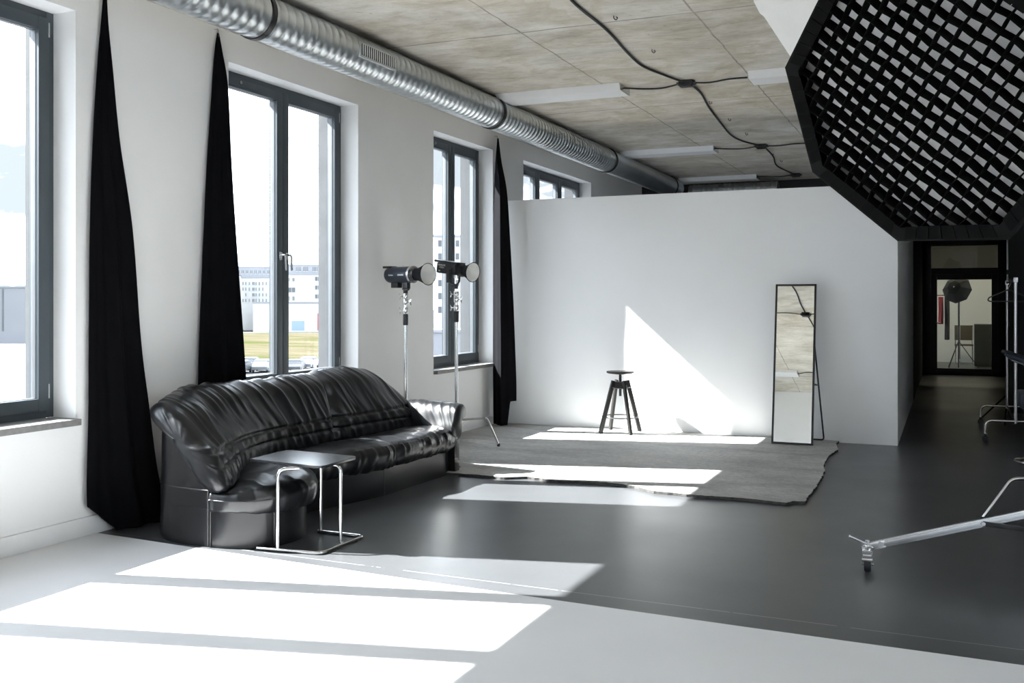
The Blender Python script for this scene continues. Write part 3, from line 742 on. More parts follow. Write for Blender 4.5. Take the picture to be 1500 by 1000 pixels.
# right armrest
ctrl = []
for x, dy, dz in ((-4.50, .10, -.01), (-4.35, .075, .0), (-4.18, .045, .01), (-4.0, .02, .005), (-3.88, .0, .0), (-3.80, -.01, -.005)):
    ctrl.append([(x, 7.43 + dy, .36), (x, 7.465 + dy, .46 + dz), (x, 7.51 + dy, .545 + dz), (x, 7.57 + dy, .582 + dz), (x, 7.645 + dy, .575 + dz), (x, 7.685 + dy, .525 + dz), (x, 7.655 + dy, .475 + dz), (x, 7.60 + dy, .44), (x, 7.585 + dy, .30), (x, 7.46 + dy, .30)])
bm = B(); loft(bm, ctrl, 110, 90, True, disp=lambda s, t, p: .007 * (1 - 2 * abs(nz(p[0] * 11 + p[2] * 6, p[2] * 4, 3.3))) * (1 if t < 6 else .3) + .006 * nz(p[0] * 7, p[1] * 7, p[2] * 7), dome=(.02, .03))
put('armrest', bm, M['leather'], sofa, angle=80)
bm = B(); box(bm, -3.87, -3.80, 7.485, 7.575, .004, .40, .018); put('arm_front', bm, M['leather'], sofa)

# ------------------------------------------------------------------ side table
st = thing('side_table', 'small black topped side table with chrome tube frame in front of the sofa', 'table', (-3.6, 5.0, 0))
bm = B(); prism(bm, rounded([(-3.865, 4.87), (-3.36, 4.815), (-3.315, 4.83), (-3.305, 4.86), (-3.315, 5.19), (-3.335, 5.22), (-3.38, 5.225), (-3.84, 5.265), (-3.87, 5.255), (-3.88, 5.22)], 1), .488, .503, .003); put('tabletop', bm, M['table_top'], st)
r_ = .0105; A1, A2, A3 = Vector((-3.565, 4.753, 0)), Vector((-3.31, 5.02, 0)), Vector((-3.60, 5.235, 0))
def leg(a, d):
    bm = B(); tube(bm, smooth_path([a + Vector((0, 0, .02)), a + Vector((0, 0, .478)), a + Vector((0, 0, .478)) + Vector(d)], .05, 8), r_, 14); put('leg', bm, M['chrome'], st)
leg(A1, (.09, .08, 0)); leg(A2, (-.10, .0, 0)); leg(A3, (.10, -.0, 0))
bm = B(); tube(bm, smooth_path([(-3.62, 5.235, .011), (-3.285, 5.235, .011), (-3.285, 4.785, .011), (-3.70, 4.737, .011)], .04, 7), r_, 14); 
tube(bm, [(-3.30, 5.02, .011), (-3.312, 5.02, .03)], r_, 12)
put('base_tube', bm, M['chrome'], st)
bm = B()
for q in ((-3.29, 5.15), (-3.29, 4.83), (-3.66, 4.742)): lathe(bm, [(.012, 0), (.012, .006)], (q[0], q[1], 0), n=12)
pieces('foot_pad', bm, M['rubber'], st)

# ------------------------------------------------------------------ lights on stands
def c_stand(c, foot_dirs, top, rr=.50, label='', group='chrome light stands'):
    c = Vector(c); t = thing('light_stand', label, 'light stand', c, group=group)
    bm = B(); tube(bm, [c + Vector((0, 0, .10)), c + Vector((0, 0, 1.24))], .0165, 14); put('pole', bm, M['chrome'], t)
    bm = B(); tube(bm, [c + Vector((0, 0, 1.28)), c + Vector((0, 0, 1.46))], .0155, 14); tube(bm, [c + Vector((0, 0, 1.44)), c + Vector((0, 0, top))], .010, 12)
    put('riser', bm, M['chrome'], t)
    bm = B(); lathe(bm, [(.021, 0), (.024, .01), (.024, .095), (.021, .105)], c + Vector((0, 0, 1.235)), n=18); put('sleeve', bm, M['black_plastic'], t)
    for zc, sd in ((1.37, -1), (1.50, -1), (1.45, 1)):
        bm = B(); lathe(bm, [(.021, 0), (.025, .006), (.025, .05), (.021, .056)], c + Vector((0, 0, zc - .028)), n=18)
        cl = put('collar', bm, M['chrome'], t)
        bm = B(); k = c + Vector((sd * .02, 0, zc)); d_ = Vector((sd, -.25, 0)).normalized()
        tube(bm, [k, k + d_ * .03], .006, 8)
        e = k + d_ * .035; obox(bm, e + Vector((0, 0, .013)), d_, (-d_.y, d_.x, 0), (.35 * sd, 0, 1), .004, .007, .018, .002); obox(bm, e - Vector((0, 0, .013)), d_, (-d_.y, d_.x, 0), (-.35 * sd, 0, 1), .004, .007, .018, .002)
        put('wing_knob', bm, M['chrome'], cl)
    for i, a in enumerate(foot_dirs):
        dv = Vector((math.cos(a), math.sin(a), 0)); zt = .30 - .06 * i
        bm = B(); tube(bm, smooth_path([c + dv * .02 + Vector((0, 0, zt)), c + dv * (rr * .72) + Vector((0, 0, zt - .01)), c + dv * rr + Vector((0, 0, .022))], .04, 6), .0115, 12)
        lg = put('leg', bm, M['chrome'], t)
        bm = B(); lathe(bm, [(.014, 0), (.016, .01), (.014, .03)], c + dv * (rr + .003) + Vector((0, 0, .0)), n=12); put('foot_cap', bm, M['rubber'], lg)
        bm = B(); lathe(bm, [(.024, -.022), (.028, -.016), (.028, .016), (.024, .022)], c + Vector((0, 0, zt)), n=18); put('leg_collar', bm, M['chrome'], lg)
    return t
MAT_H = .022
cs = Vector((-4.30, 8.50, MAT_H))
c_stand((-4.30, 8.50, MAT_H), [math.radians(64), math.radians(-64), math.radians(184)], 1.53, .52, 'chrome light stand with bent legs standing in front of the narrow window')
c_stand((-4.57, 8.0, 0), [math.radians(60), math.radians(180), math.radians(-75 + 15)], 1.515, .24, 'chrome light stand rising from behind the right end of the sofa')

def reflector_head(t, c, ax, r0, r1, ln):
    """bowl reflector from the front of the lamp body"""
    bm = B(); lathe(bm, [(r0, 0), (r0 + .002, .02), (r0 + (r1 - r0) * .45, ln * .55), (r1, ln), (r1 + .003, ln), (r1 + .003, ln + .003), (r1 - .002, ln + .002), (r0 + (r1 - r0) * .45 - .003, ln * .55), (r0 - .004, .02), (.0, .018)], c, ax, 40, cap=False)
    for f in bm.faces:
        pass
    o = put('reflector', bm, [M['matte_black']], t, recalc=False)
    bm = B(); lathe(bm, [(r1 - .003, ln + .001), (r0 + (r1 - r0) * .45 - .0045, ln * .55), (r0 - .006, .024), (.0, .022)], c, ax, 40, cap=False)
    put('reflector_lining', bm, M['steel_lining'], o)
M['steel_lining'] = mat('satin_silver_lining', (.86, .86, .84), .4, .2, var=.03)
# left : cylindrical monolight
AX = Vector((.96, -.28, 0)).normalized(); UP = Vector((0, 0, 1))
sc = Vector((-4.57, 8.0, 0)); hb = sc + Vector((0, 0, 1.70)) - AX * .02
t = thing('studio_light', 'dark navy cylindrical studio flash with bowl reflector on the stand behind the sofa', 'studio light', (sc.x, sc.y, 1.50), group='studio lamps on chrome stands')
bm = B(); lathe(bm, [(.045, -.205), (.066, -.20), (.073, -.185), (.075, -.15), (.075, .125), (.068, .13)], hb, AX, 36); body = put('body', bm, M['navy_plastic'], t)
bm = B(); lathe(bm, [(.0755, .10), (.079, .104), (.079, .128), (.070, .131)], hb, AX, 36); put('front_ring', bm, M['steel'], t)
bm = B(); lathe(bm, [(.060, .125), (.058, .16)], hb, AX, 32); put('mount', bm, M['black_plastic'], t)
reflector_head(t, hb + AX * .155, AX, .050, .098, .155)
SD = AX.cross(UP)
bm = B(); obox(bm, hb - AX * .19 + UP * .072, AX, SD, UP, .045, .05, .010, .004); put('rear_hood', bm, M['black_plastic'], t)
bm = B(); obox(bm, hb - AX * .10 - UP * .095, AX, SD, UP, .045, .03, .026, .008); put('grip', bm, M['black_plastic'], t)
bm = B(); obox(bm, hb + AX * .03 - UP * .10, AX, SD, UP, .032, .022, .03, .006); lathe(bm, [(.028, -.02), (.028, .02)], hb + AX * .03 - UP * .12, SD, 20); lathe(bm, [(.019, 0), (.022, .01), (.022, .055)], sc + Vector((0, 0, 1.515)) - AX * 0, n=18); br = put('bracket', bm, M['black_plastic'], t)
bm = B(); tube(bm, [hb + AX * .05 - UP * .13 + SD * .02, hb + AX * .055 - UP * .135 + SD * .07], .007, 8); put('tilt_lever', bm, M['black_plastic'], br)
text_part('Godox', .022, hb - AX * .10 + SD * .0757 + UP * -.004, AX, UP, body, M['letter'])
text_part('DP600III', .022, hb + AX * .03 + SD * .0757 + UP * -.004, AX, UP, body, M['letter'])
# right : LED lamp in a yoke, tipped down a little
AX = (Vector((.93, -.30, 0)).normalized() + Vector((0, 0, -.13))).normalized(); SD = AX.cross(Vector((0, 0, 1))).normalized(); UP = SD.cross(AX)
sc = cs; hb = sc + Vector((0, 0, 1.735)) - AX * .03
t = thing('studio_light', 'black LED studio lamp in a yoke with bowl reflector, in front of the narrow window', 'studio light', (sc.x, sc.y, 1.55), group='studio lamps on chrome stands')
bm = B(); obox(bm, hb - AX * .06, AX, SD, UP, .125, .055, .05, .012); box2 = put('body', bm, M['black_plastic'], t)
bm = B(); obox(bm, hb - AX * .07 + UP * .062, AX, SD, UP, .155, .06, .010, .003); put('top_plate', bm, M['black_plastic'], t)
bm = B(); lathe(bm, [(.05, .06), (.056, .065), (.056, .13), (.048, .135)], hb, AX, 32)
for k in range(5): lathe(bm, [(.056, .07 + k * .012), (.060, .072 + k * .012), (.060, .076 + k * .012), (.056, .078 + k * .012)], hb, AX, 32)
put('cooling_ring', bm, M['black_plastic'], t)
reflector_head(t, hb + AX * .125, AX, .046, .092, .125)
bm = B()
for s in (-1, 1): tube(bm, smooth_path([hb + SD * s * .07 + AX * .0, hb + SD * s * .07 - Vector((0, 0, .12)), hb - Vector((0, 0, .15)) + AX * .02], .03, 5), .011, 8)
tube(bm, [sc + Vector((0, 0, 1.5305 - MAT_H * 0 + .022)), sc + Vector((0, 0, 1.60))], .017, 14)
obox(bm, hb + SD * .066 - Vector((0, 0, .06)), AX, SD, (0, 0, 1), .030, .006, .07, .004)
put('yoke', bm, M['black_plastic'], t)
text_part('NANLITE', .024, hb - AX * .115 + SD * .0557 + UP * .028, AX, UP, box2, M['letter'])
text_part('FORZA', .02, hb - AX * .115 + SD * .0557 + UP * .006, AX, UP, box2, M['letter'])
text_part('300', .018, hb - AX * .145 + SD * .0557 - UP * .028, AX, UP, box2, M['letter'])

# ------------------------------------------------------------------ screed mat on the floor
front = [(640, 694), (659, 696), (700, 699), (739, 702.5), (772, 701.5), (813, 706.7), (888, 709.8), (929, 715.7), (958, 722.8), (1020, 729), (1094, 734), (1152, 740.5), (1162, 738), (1179, 738.5), (1196, 715.7), (1209, 692), (1206, 688), (1208, 681), (1214, 670.5), (1228, 661), (1225, 652)]
pts = [flr(a, b) for a, b in front]
poly = []
for a, b in zip(pts, pts[1:]):
    n = max(2, int((b - a).length / .035))
    for k in range(n):
        p = a.lerp(b, k / n); j = .010 * nz(p.x * 22, p.y * 22, 1) + .008 * nz(p.x * 60, p.y * 60, 4)
        if p.x > -.9: j *= 2.6
        nn = Vector((-(b - a).y, (b - a).x, 0)).normalized(); p = p + nn * j; poly.append((p.x, p.y))
poly += [(-1.02, PY - .035), (-1.5, PY - .012), (-2.5, PY - .012), (-4.55, PY - .012), (XW + .03, PY - .012), (XW + .03, 8.05), (-4.5, 7.98), (-4.0, 7.85), (-3.86, 7.72)]
bm = B(); sides = prism(bm, poly, .001, MAT_H)
for f in sides: f.material_index = 1
put('floor_mat', bm, [M['screed'], M['screed_edge']], smooth=False, label='grey concrete textured mat with broken edges lying before the white partition', cat='mat')

# ------------------------------------------------------------------ stool
sx, sy = -3.283, 10.46
t = thing('stool', 'black round adjustable stool standing on the mat against the partition', 'stool', (sx, sy, MAT_H))
bm = B(); lathe(bm, [(.0, .0), (.135, .0), (.15, .008), (.152, .018), (.148, .024), (.0, .026)], (sx, sy, .668), n=48, cap=False); put('seat', bm, M['wood_black'], t)
bm = B(); lathe(bm, [(.014, .42), (.014, .655), (.06, .66), (.06, .668)], (sx, sy, 0), n=20)
for k in range(22): lathe(bm, [(.014, .425 + k * .01), (.0165, .43 + k * .01), (.014, .435 + k * .01)], (sx, sy, 0), n=16, cap=False)
put('screw_spindle', bm, M['black_metal'], t)
bm = B(); box(bm, sx - .055, sx + .055, sy - .055, sy + .055, .50, .575, .008); put('hub', bm, M['wood_black'], t)
for ix in (-1, 1):
    for iy in (-1, 1):
        a = Vector((sx + ix * .06, sy + iy * .06, .59)); b = Vector((sx + ix * .17, sy + iy * .172, MAT_H + .004)); ax = (b - a).normalized()
        s1 = Vector((ix, -iy, 0)).normalized(); s2 = ax.cross(s1)
        bm = B(); obox(bm, a.lerp(b, .5), s1, s2, ax, .015, .0205, (b - a).length / 2, .004)
        lg = put('leg', bm, M['wood_black'], t)
        bm = B(); lathe(bm, [(.016, 0), (.018, .006)], (b.x, b.y, MAT_H), n=12); pieces('foot_pad', bm, M['black_plastic'], lg)
bm = B()
for zz, rr in ((.195, .195), (.515, .105)):
    tube(bm, [(sx + rr * math.cos(2 * PI * k / 48), sy + rr * math.sin(2 * PI * k / 48), zz) for k in range(49)], .006, 8, cap=False)
pieces('foot_ring', bm, M['black_metal'], t)

# ------------------------------------------------------------------ standing mirror
TAU = math.radians(10.0); mw, mh = .405, 1.63
t = thing('standing_mirror', 'tall narrow black framed mirror leaning on its stand by the partition', 'mirror', (-1.425, 10.24, MAT_H))
ex = Vector((1, -.004, 0)).normalized(); back = Vector((.004, 1, 0)).normalized(); ey = (back * math.sin(TAU) + Vector((0, 0, math.cos(TAU)))).normalized(); en = ex.cross(ey)
base = Vector((-1.425, 10.24, MAT_H)) + Vector((0, 0, .004))
def mp(a, b, c=0.0): return base + ex * a + ey * b - en * c        # c>0 is behind
bm = B(); bw = .0095
for a, b, ha, hb_ in ((-mw / 2 + bw, mh / 2, bw, mh / 2), (mw / 2 - bw, mh / 2, bw, mh / 2), (0, bw, mw / 2, bw), (0, mh - bw, mw / 2, bw)):
    obox(bm, mp(a, b, .008), ex, ey, en, ha, hb_, .014, .002)
put('frame', bm, M['black_metal'], t)
bm = B(); obox(bm, mp(0, mh / 2, .006), ex, ey, en, mw / 2 - .012, mh / 2 - .012, .003); put('glass', bm, M['mirror'], t, smooth=False)
bm = B(); obox(bm, mp(0, mh / 2, .016), ex, ey, en, mw / 2 - .014, mh / 2 - .014, .003); put('back_panel', bm, M['black_metal'], t, smooth=False)
bm = B()
hl, hr = mp(-mw / 2 + .02, mh * .62, .025), mp(mw / 2 - .01, mh * .62, .025)
fl_, fr_ = Vector((-1.55, 10.68, MAT_H + .009)), Vector((-1.165, 10.665, MAT_H + .009))
tube(bm, smooth_path([hl, fl_, fr_, hr], .03, 6), .0085, 10)
tube(bm, [hl.lerp(fl_, .42), hr.lerp(fr_, .42)], .006, 8); tube(bm, [mp(mw / 2 - .02, mh * .38, .02), hr.lerp(fr_, .42)], .005, 8)
put('stand', bm, M['black_metal'], t)

# ------------------------------------------------------------------ black octagonal softbox with egg-crate grid
OC = Vector((-.097, 5.074, 2.395)); a_, b_ = 13.585, -2.697; ROLL = 20.772; OR = .75
ON = Vector((math.cos(b_) * math.cos(a_), math.cos(b_) * math.sin(a_), math.sin(b_))); O1 = Vector((0, 0, 1)).cross(ON).normalized(); O2 = ON.cross(O1)
def op(r, ang, h=0.0): return OC + (O1 * math.cos(ang) + O2 * math.sin(ang)) * r + ON * h
t = thing('softbox', 'large black octagonal softbox with egg crate grid hanging at the upper right', 'softbox', OC)
ang = [ROLL + k * PI / 4 for k in range(8)]
def octa_loft(bm, prof):
    rings = [[bm.verts.new(op(r, g, h)) for g in ang] for r, h in prof]
    for a, b in zip(rings, rings[1:]):
        for k in range(8): bm.faces.new((a[k], a[(k + 1) % 8], b[(k + 1) % 8], b[k]))
    return rings
bm = B(); octa_loft(bm, [(.745, .035), (.75, .0), (.748, -.03), (.62, -.22), (.42, -.40), (.10, -.56), (.092, -.56), (.41, -.392), (.61, -.212), (.738, -.03), (.738, .035), (.745, .035)])
put('skin', bm, M['skin'], t, angle=25)
bm = B(); r0 = octa_loft(bm, [(.742, -.062), (.742, -.066)]); bm.faces.new(r0[0]); bm.faces.new(r0[1][::-1]); put('diffuser', bm, M['diffuser'], t, smooth=False)
bm = B(); octa_loft(bm, [(.752, .0), (.752, .045), (.742, .047), (.672, .046), (.672, .040), (.735, .038), (.735, .0)]); put('rim', bm, M['skin'], t, angle=20)
bm = B()
for k in range(8):
    e0, e1 = op(.70, ang[k], .05), op(.70, ang[(k + 1) % 8], .05)
    for j in range(1, 8):
        c = e0.lerp(e1, j / 8); d_ = (e1 - e0).normalized(); rd = (OC - c).normalized()
        obox(bm, c - rd * .0, d_, rd, ON, .030, .034, .0012)
pieces('rim_tab', bm, M['grid_cloth'], t)
# grid strips: two crossing families, clipped by the octagon
bm = B(); apo = .735 * math.cos(PI / 8); GD0, GD1 = .044, -.026; CELL = .0735
def octa_span(o, dv, other):
    """interval of the line o + s*dv (2-D) inside the octagon"""
    lo, hi = -2, 2
    for k in range(8):
        g = ROLL + PI / 8 + k * PI / 4; n = (math.cos(g), math.sin(g)); dn = n[0] * dv[0] + n[1] * dv[1]; c = apo - (n[0] * o[0] + n[1] * o[1])
        if abs(dn) < 1e-6:
            if c < 0: return None
            continue
        if dn > 0: hi = min(hi, c / dn)
        else: lo = max(lo, c / dn)
    return (lo, hi) if hi - lo > .02 else None
g0 = ROLL + PI / 8 + PI / 2 + .0          # direction of the edge between the first two corners
for fam in range(2):
    g = g0 + fam * PI / 2; dv = (math.cos(g), math.sin(g)); nv = (-dv[1], dv[0])
    for k in range(-10, 11):
        off = (k + .5) * CELL; o = (nv[0] * off, nv[1] * off); sp = octa_span(o, dv, nv)
        if not sp: continue
        n = max(4, int((sp[1] - sp[0]) / .0184)); prev = None
        for i in range(n + 1):
            s = sp[0] + (sp[1] - sp[0]) * i / n
            ph = s / CELL * PI + k * PI
            wob = .003 * math.sin(ph) + .012 * nz(s * 3.2, k * .55, fam * 5); wob2 = .7 * wob + .008 * nz(s * 4, k * .4, 3 + fam)
            sag = .006 * nz(s * 2, k * .3, 9)
            q = []
            for h, ww in ((GD0, wob), (GD1, wob2)):
                for th_ in (-.0013, .0013):
                    p = (o[0] + dv[0] * s + nv[0] * (ww + th_), o[1] + dv[1] * s + nv[1] * (ww + th_))
                    q.append(bm.verts.new(OC + O1 * p[0] + O2 * p[1] + ON * (h + sag)))
            if prev:
                for a, b in ((0, 1), (1, 3), (3, 2), (2, 0)): bm.faces.new((prev[a], prev[b], q[b], q[a]))
            prev = q
put('grid', bm, M['grid_cloth'], t, angle=60)
bm = B()
for k in range(8):
    tube(bm, [op(.735, ang[k], -.02), op(.61, ang[k], -.205), op(.41, ang[k], -.385), op(.11, ang[k], -.55)], .005, 6)
pieces('rod', bm, M['steel'], t)
bm = B(); lathe(bm, [(.11, -.54), (.125, -.55), (.125, -.60), (.09, -.605)], OC, ON, 32); put('speed_ring', bm, M['black_metal'], t)
# lamp and boom behind the softbox, carried by the wheeled stand
bp = OC - ON * .60
t = thing('studio_light', 'black studio lamp on the back of the large octagonal softbox', 'studio light', bp, group='studio lamps on chrome stands')
bm = B(); lathe(bm, [(.065, 0), (.072, -.01), (.072, -.30), (.06, -.32)], bp, ON, 32); put('body', bm, M['black_plastic'], t)
bm = B(); obox(bm, bp - ON * .12 - Vector((0, 0, .10)), ON, O1, ON.cross(O1), .05, .03, .03, .008); put('bracket', bm, M['black_plastic'], t)

# white fabric softbox behind the black one
wc = Vector((-.42, 6.25, 3.17))
t = thing('softbox', 'white fabric softbox with a pointed underside hanging behind the black octagonal one', 'softbox', wc)
def wl(bm, prof, n=6, a0=math.radians(200)):
    rings = [[bm.verts.new(wc + Vector((r * math.cos(a0 + 2 * PI * k / n), r * math.sin(a0 + 2 * PI * k / n), h))) for k in range(n)] for r, h in prof]
    for a, b in zip(rings, rings[1:]):
        for k in range(n): bm.faces.new((a[k], a[(k + 1) % n], b[(k + 1) % n], b[k]))
    bm.faces.new(rings[0][::-1]); bm.faces.new(rings[-1])
bm = B(); wl(bm, [(.08, -.86), (.62, -.02), (.645, .0)]); put('lower_panel', bm, M['white_fabric'], t, angle=15)
bm = B(); wl(bm, [(.645, .0), (.68, .07), (.69, .20)]); put('skirt', bm, M['white_fabric'], t, angle=15)
bm = B(); tube(bm, [wc + Vector((0, 0, .2)), wc + Vector((0, 0, CEIL - wc.z))], .012, 10); put('hanger_rod', bm, M['steel'], t)

# ------------------------------------------------------------------ wheeled boom stand (one leg reaches into the picture)
bc = Vector((.95, 6.05, 0))
t = thing('boom_stand', 'heavy silver wheeled studio stand whose leg reaches in from the right edge', 'light stand', bc)
caster_p = flr(1271, 836); leg_end = at(1290, 793, caster_p.y * 0 + 5.40)
bm = B(); tube(bm, [bc + Vector((0, 0, .18)), bc + Vector((0, 0, 1.45))], .028, 18); put('column', bm, M['steel'], t)
bm = B(); tube(bm, [bc + Vector((0, 0, 1.4)), bc + Vector((0, 0, 2.55))], .02, 16); put('riser', bm, M['steel'], t)
bm = B(); e0 = bc + Vector((0, 0, 2.55)); e1 = bp - ON * .12 - Vector((0, 0, .13)); dd = (e1 - e0).normalized(); tube(bm, [e0 - dd * .6, e1], .018, 14); put('boom_arm', bm, M['steel'], t)
dirs = []
d0 = Vector((caster_p.x - bc.x, caster_p.y - bc.y, 0)).normalized()
for k in range(3):
    a = k * 2 * PI / 3; dv = Vector((d0.x * math.cos(a) - d0.y * math.sin(a), d0.x * math.sin(a) + d0.y * math.cos(a), 0)); dirs.append(dv)
Lr = (Vector((caster_p.x, caster_p.y, 0)) - Vector((bc.x, bc.y, 0))).length
for dv in dirs:
    pe = bc + dv * (Lr - .075) + Vector((0, 0, .150)); pi_ = bc + dv * .05 + Vector((0, 0, .47)); ax = (pe - pi_).normalized(); sd = Vector((-dv.y, dv.x, 0)); up = sd.cross(ax)
    bm = B(); obox(bm, pi_.lerp(pe, .5), ax, sd, up, (pe - pi_).length / 2, .011, .021, .003)
    obox(bm, pi_.lerp(pe, .5), ax, sd, up, (pe - pi_).length / 2 - .004, .0145, .011, .002)
    lg = put('leg', bm, M['steel'], t)
    cb = bc + dv * Lr
    bm = B(); obox(bm, pe + ax * .028, ax, sd, up, .042, .014, .020, .006); lathe(bm, [(.017, -.02), (.017, .02)], pe + ax * .012, sd, 18)
    tube(bm, [cb + Vector((0, 0, .105)), cb + Vector((0, 0, .165))], .013, 12); lathe(bm, [(.026, 0), (.031, .004), (.031, .014), (.020, .022)], cb + Vector((0, 0, .116)), n=20)
    put('leg_joint', bm, M['chrome'], lg)
    bm = B(); q = cb + Vector((0, 0, .145)); obox(bm, q + (dv * .045 + Vector((0, 0, .018))), (dv + Vector((0, 0, .42))), sd, sd.cross((dv + Vector((0, 0, .42)))), .055, .011, .006, .002); put('brake_lever', bm, M['steel'], lg)
    fw = Vector((fwd.x, fwd.y, 0)); wd = (dv * .35 + fwd * -.9).normalized(); wa = Vector((-wd.y, wd.x, 0))
    wcn = cb + Vector((0, 0, .042)) + wd * .012
    bm = B(); lathe(bm, [(.030, -.018), (.039, -.016), (.042, -.006), (.042, .006), (.039, .016), (.030, .018)], wcn, wa, 28); wh = put('caster_wheel', bm, M['rubber'], lg)
    bm = B()
    for s in (-1, 1): obox(bm, cb + wd * .004 + wa * s * .024 + Vector((0, 0, .074)), wd, wa, (0, 0, 1), .026, .0022, .038, .001)
    obox(bm, cb + Vector((0, 0, .112)), wd, wa, (0, 0, 1), .030, .0262, .005, .002); tube(bm, [wcn - wa * .030, wcn + wa * .030], .007, 10)
    obox(bm, cb + wd * .040 + Vector((0, 0, .088)), wd, wa, (0, 0, 1), .016, .022, .012, .004); obox(bm, cb + wd * .052 + Vector((0, 0, .072)), wd, wa, (0, 0, 1), .014, .027, .005, .002)
    put('caster_fork', bm, M['chrome'], lg)
    fm = pi_.lerp(pe, .60)
    bm = B(); obox(bm, fm.lerp(bc + Vector((0, 0, .185)), .5) + sd * .016, (bc + Vector((0, 0, .185)) - fm), sd, sd.cross(bc + Vector((0, 0, .185)) - fm), (bc + Vector((0, 0, .185)) - fm).length / 2, .004, .0135, .002); br = put('brace', bm, M['black_metal'], t)
    bm = B(); lathe(bm, [(.010, 0), (.010, .010)], fm - sd * -.018, sd, 14); put('pivot_bolt', bm, M['steel'], br)
bm = B(); lathe(bm, [(.05, -.05), (.055, -.04), (.055, .04), (.05, .05)], bc + Vector((0, 0, .46)), n=24); lathe(bm, [(.045, -.03), (.05, -.02), (.05, .02), (.045, .03)], bc + Vector((0, 0, .19)), n=24); put('hub', bm, M['black_metal'], t)
# second chrome stand further back, only a bent leg in view
c2 = flr(1440, 763); cc = Vector((c2.x + .62, c2.y + .10, 0)); aa = math.atan2(c2.y - cc.y, c2.x - cc.x)
c_stand(cc, [aa, aa + 2.094, aa - 2.094], 1.9, (c2 - cc).length, 'chrome light stand with one bent leg showing behind the silver wheeled stand', 'chrome light stands')

# ------------------------------------------------------------------ clothes rack, hanger, salon chair, pole
rx, ry0, ry1 = .64, 11.42, 13.02
t = thing('clothes_rack', 'chrome clothes rack on wheels beside the corridor at the right edge', 'clothes rack', (rx, 12.2, 0))
for yv in (ry0, ry1):
    bm = B(); tube(bm, [(rx, yv, .20), (rx, yv, 1.665)], .0165, 14); up_ = put('upright', bm, M['steel'], t)
    bm = B(); box(bm, rx - .02, rx + .02, yv - .02, yv + .02, 1.65, 1.70, .004); put('corner_block', bm, M['steel'], up_)
    bm = B(); tube(bm, smooth_path([(rx - .28, yv, .07), (rx - .28, yv, .225), (rx + .28, yv, .225), (rx + .28, yv, .07)], .10, 8), .013, 12); ft = put('foot_tube', bm, M['chrome'], t)
    for s in (-1, 1):
        bm = B(); lathe(bm, [(.02, -.012), (.033, -.01), (.033, .01), (.02, .012)], (rx + s * .28, yv, .0335), (0, 1, 0), 20); put('caster_wheel', bm, M['rubber'], ft)
        bm = B(); box(bm, rx + s * .28 - .017, rx + s * .28 + .017, yv - .018, yv + .018, .045, .085, .004); put('caster_fork', bm, M['black_metal'], ft)
bm = B(); tube(bm, [(rx, ry0, 1.675), (rx, ry1, 1.675)], .014, 12); put('hanging_rail', bm, M['black_metal'], t)
bm = B(); tube(bm, [(rx, ry0, .225), (rx, ry1, .225)], .012, 12); put('lower_rail', bm, M['black_metal'], t)
hy = 12.75; hc = Vector((rx, hy, 1.69))
t = thing('coat_hanger', 'grey plastic coat hanger hanging empty on the clothes rack', 'hanger', hc)
bm = B(); tube(bm, smooth_path([hc + Vector((-.022, 0, -.01)), hc + Vector((-.018, 0, .012)), hc + Vector((.0, 0, .024)), hc + Vector((.022, 0, .012)), hc + Vector((.024, 0, -.03)), hc + Vector((.0, 0, -.08)), hc + Vector((0, 0, -.105))], .012, 4), .004, 8); put('hook', bm, M['steel'], t)
bm = B(); tube(bm, smooth_path([hc + Vector((0, 0, -.10)), hc + Vector((-.20, 0, -.19)), hc + Vector((-.215, 0, -.22)), hc + Vector((-.19, 0, -.235)), hc + Vector((.19, 0, -.235)), hc + Vector((.215, 0, -.22)), hc + Vector((.20, 0, -.19)), hc + Vector((0, 0, -.10))], .012, 4), .0075, 8); put('shoulders', bm, M['cabinet_grey'], t)
# tall pole stand behind the rack
pc = Vector((.66, 13.35, 0))
t = thing('light_stand', 'thin grey pole stand rising behind the clothes rack in the corridor', 'light stand', pc, group='chrome light stands')
bm = B(); tube(bm, [pc + Vector((0, 0, .1)), pc + Vector((0, 0, 2.6))], .012, 10); put('pole', bm, M['steel'], t)
for z_ in (1.78, 1.15):
    bm = B(); lathe(bm, [(.018, 0), (.020, .005), (.020, .05), (.018, .055)], pc + Vector((0, 0, z_)), n=14); put('collar', bm, M['black_metal'], t)
for k in range(3):
    a = k * 2.094 + .4; dv = Vector((math.cos(a), math.sin(a), 0))
    bm = B(); tube(bm, [pc + Vector((0, 0, .34)), pc + dv * .36 + Vector((0, 0, .01))], .010, 10); put('leg', bm, M['black_metal'], t)
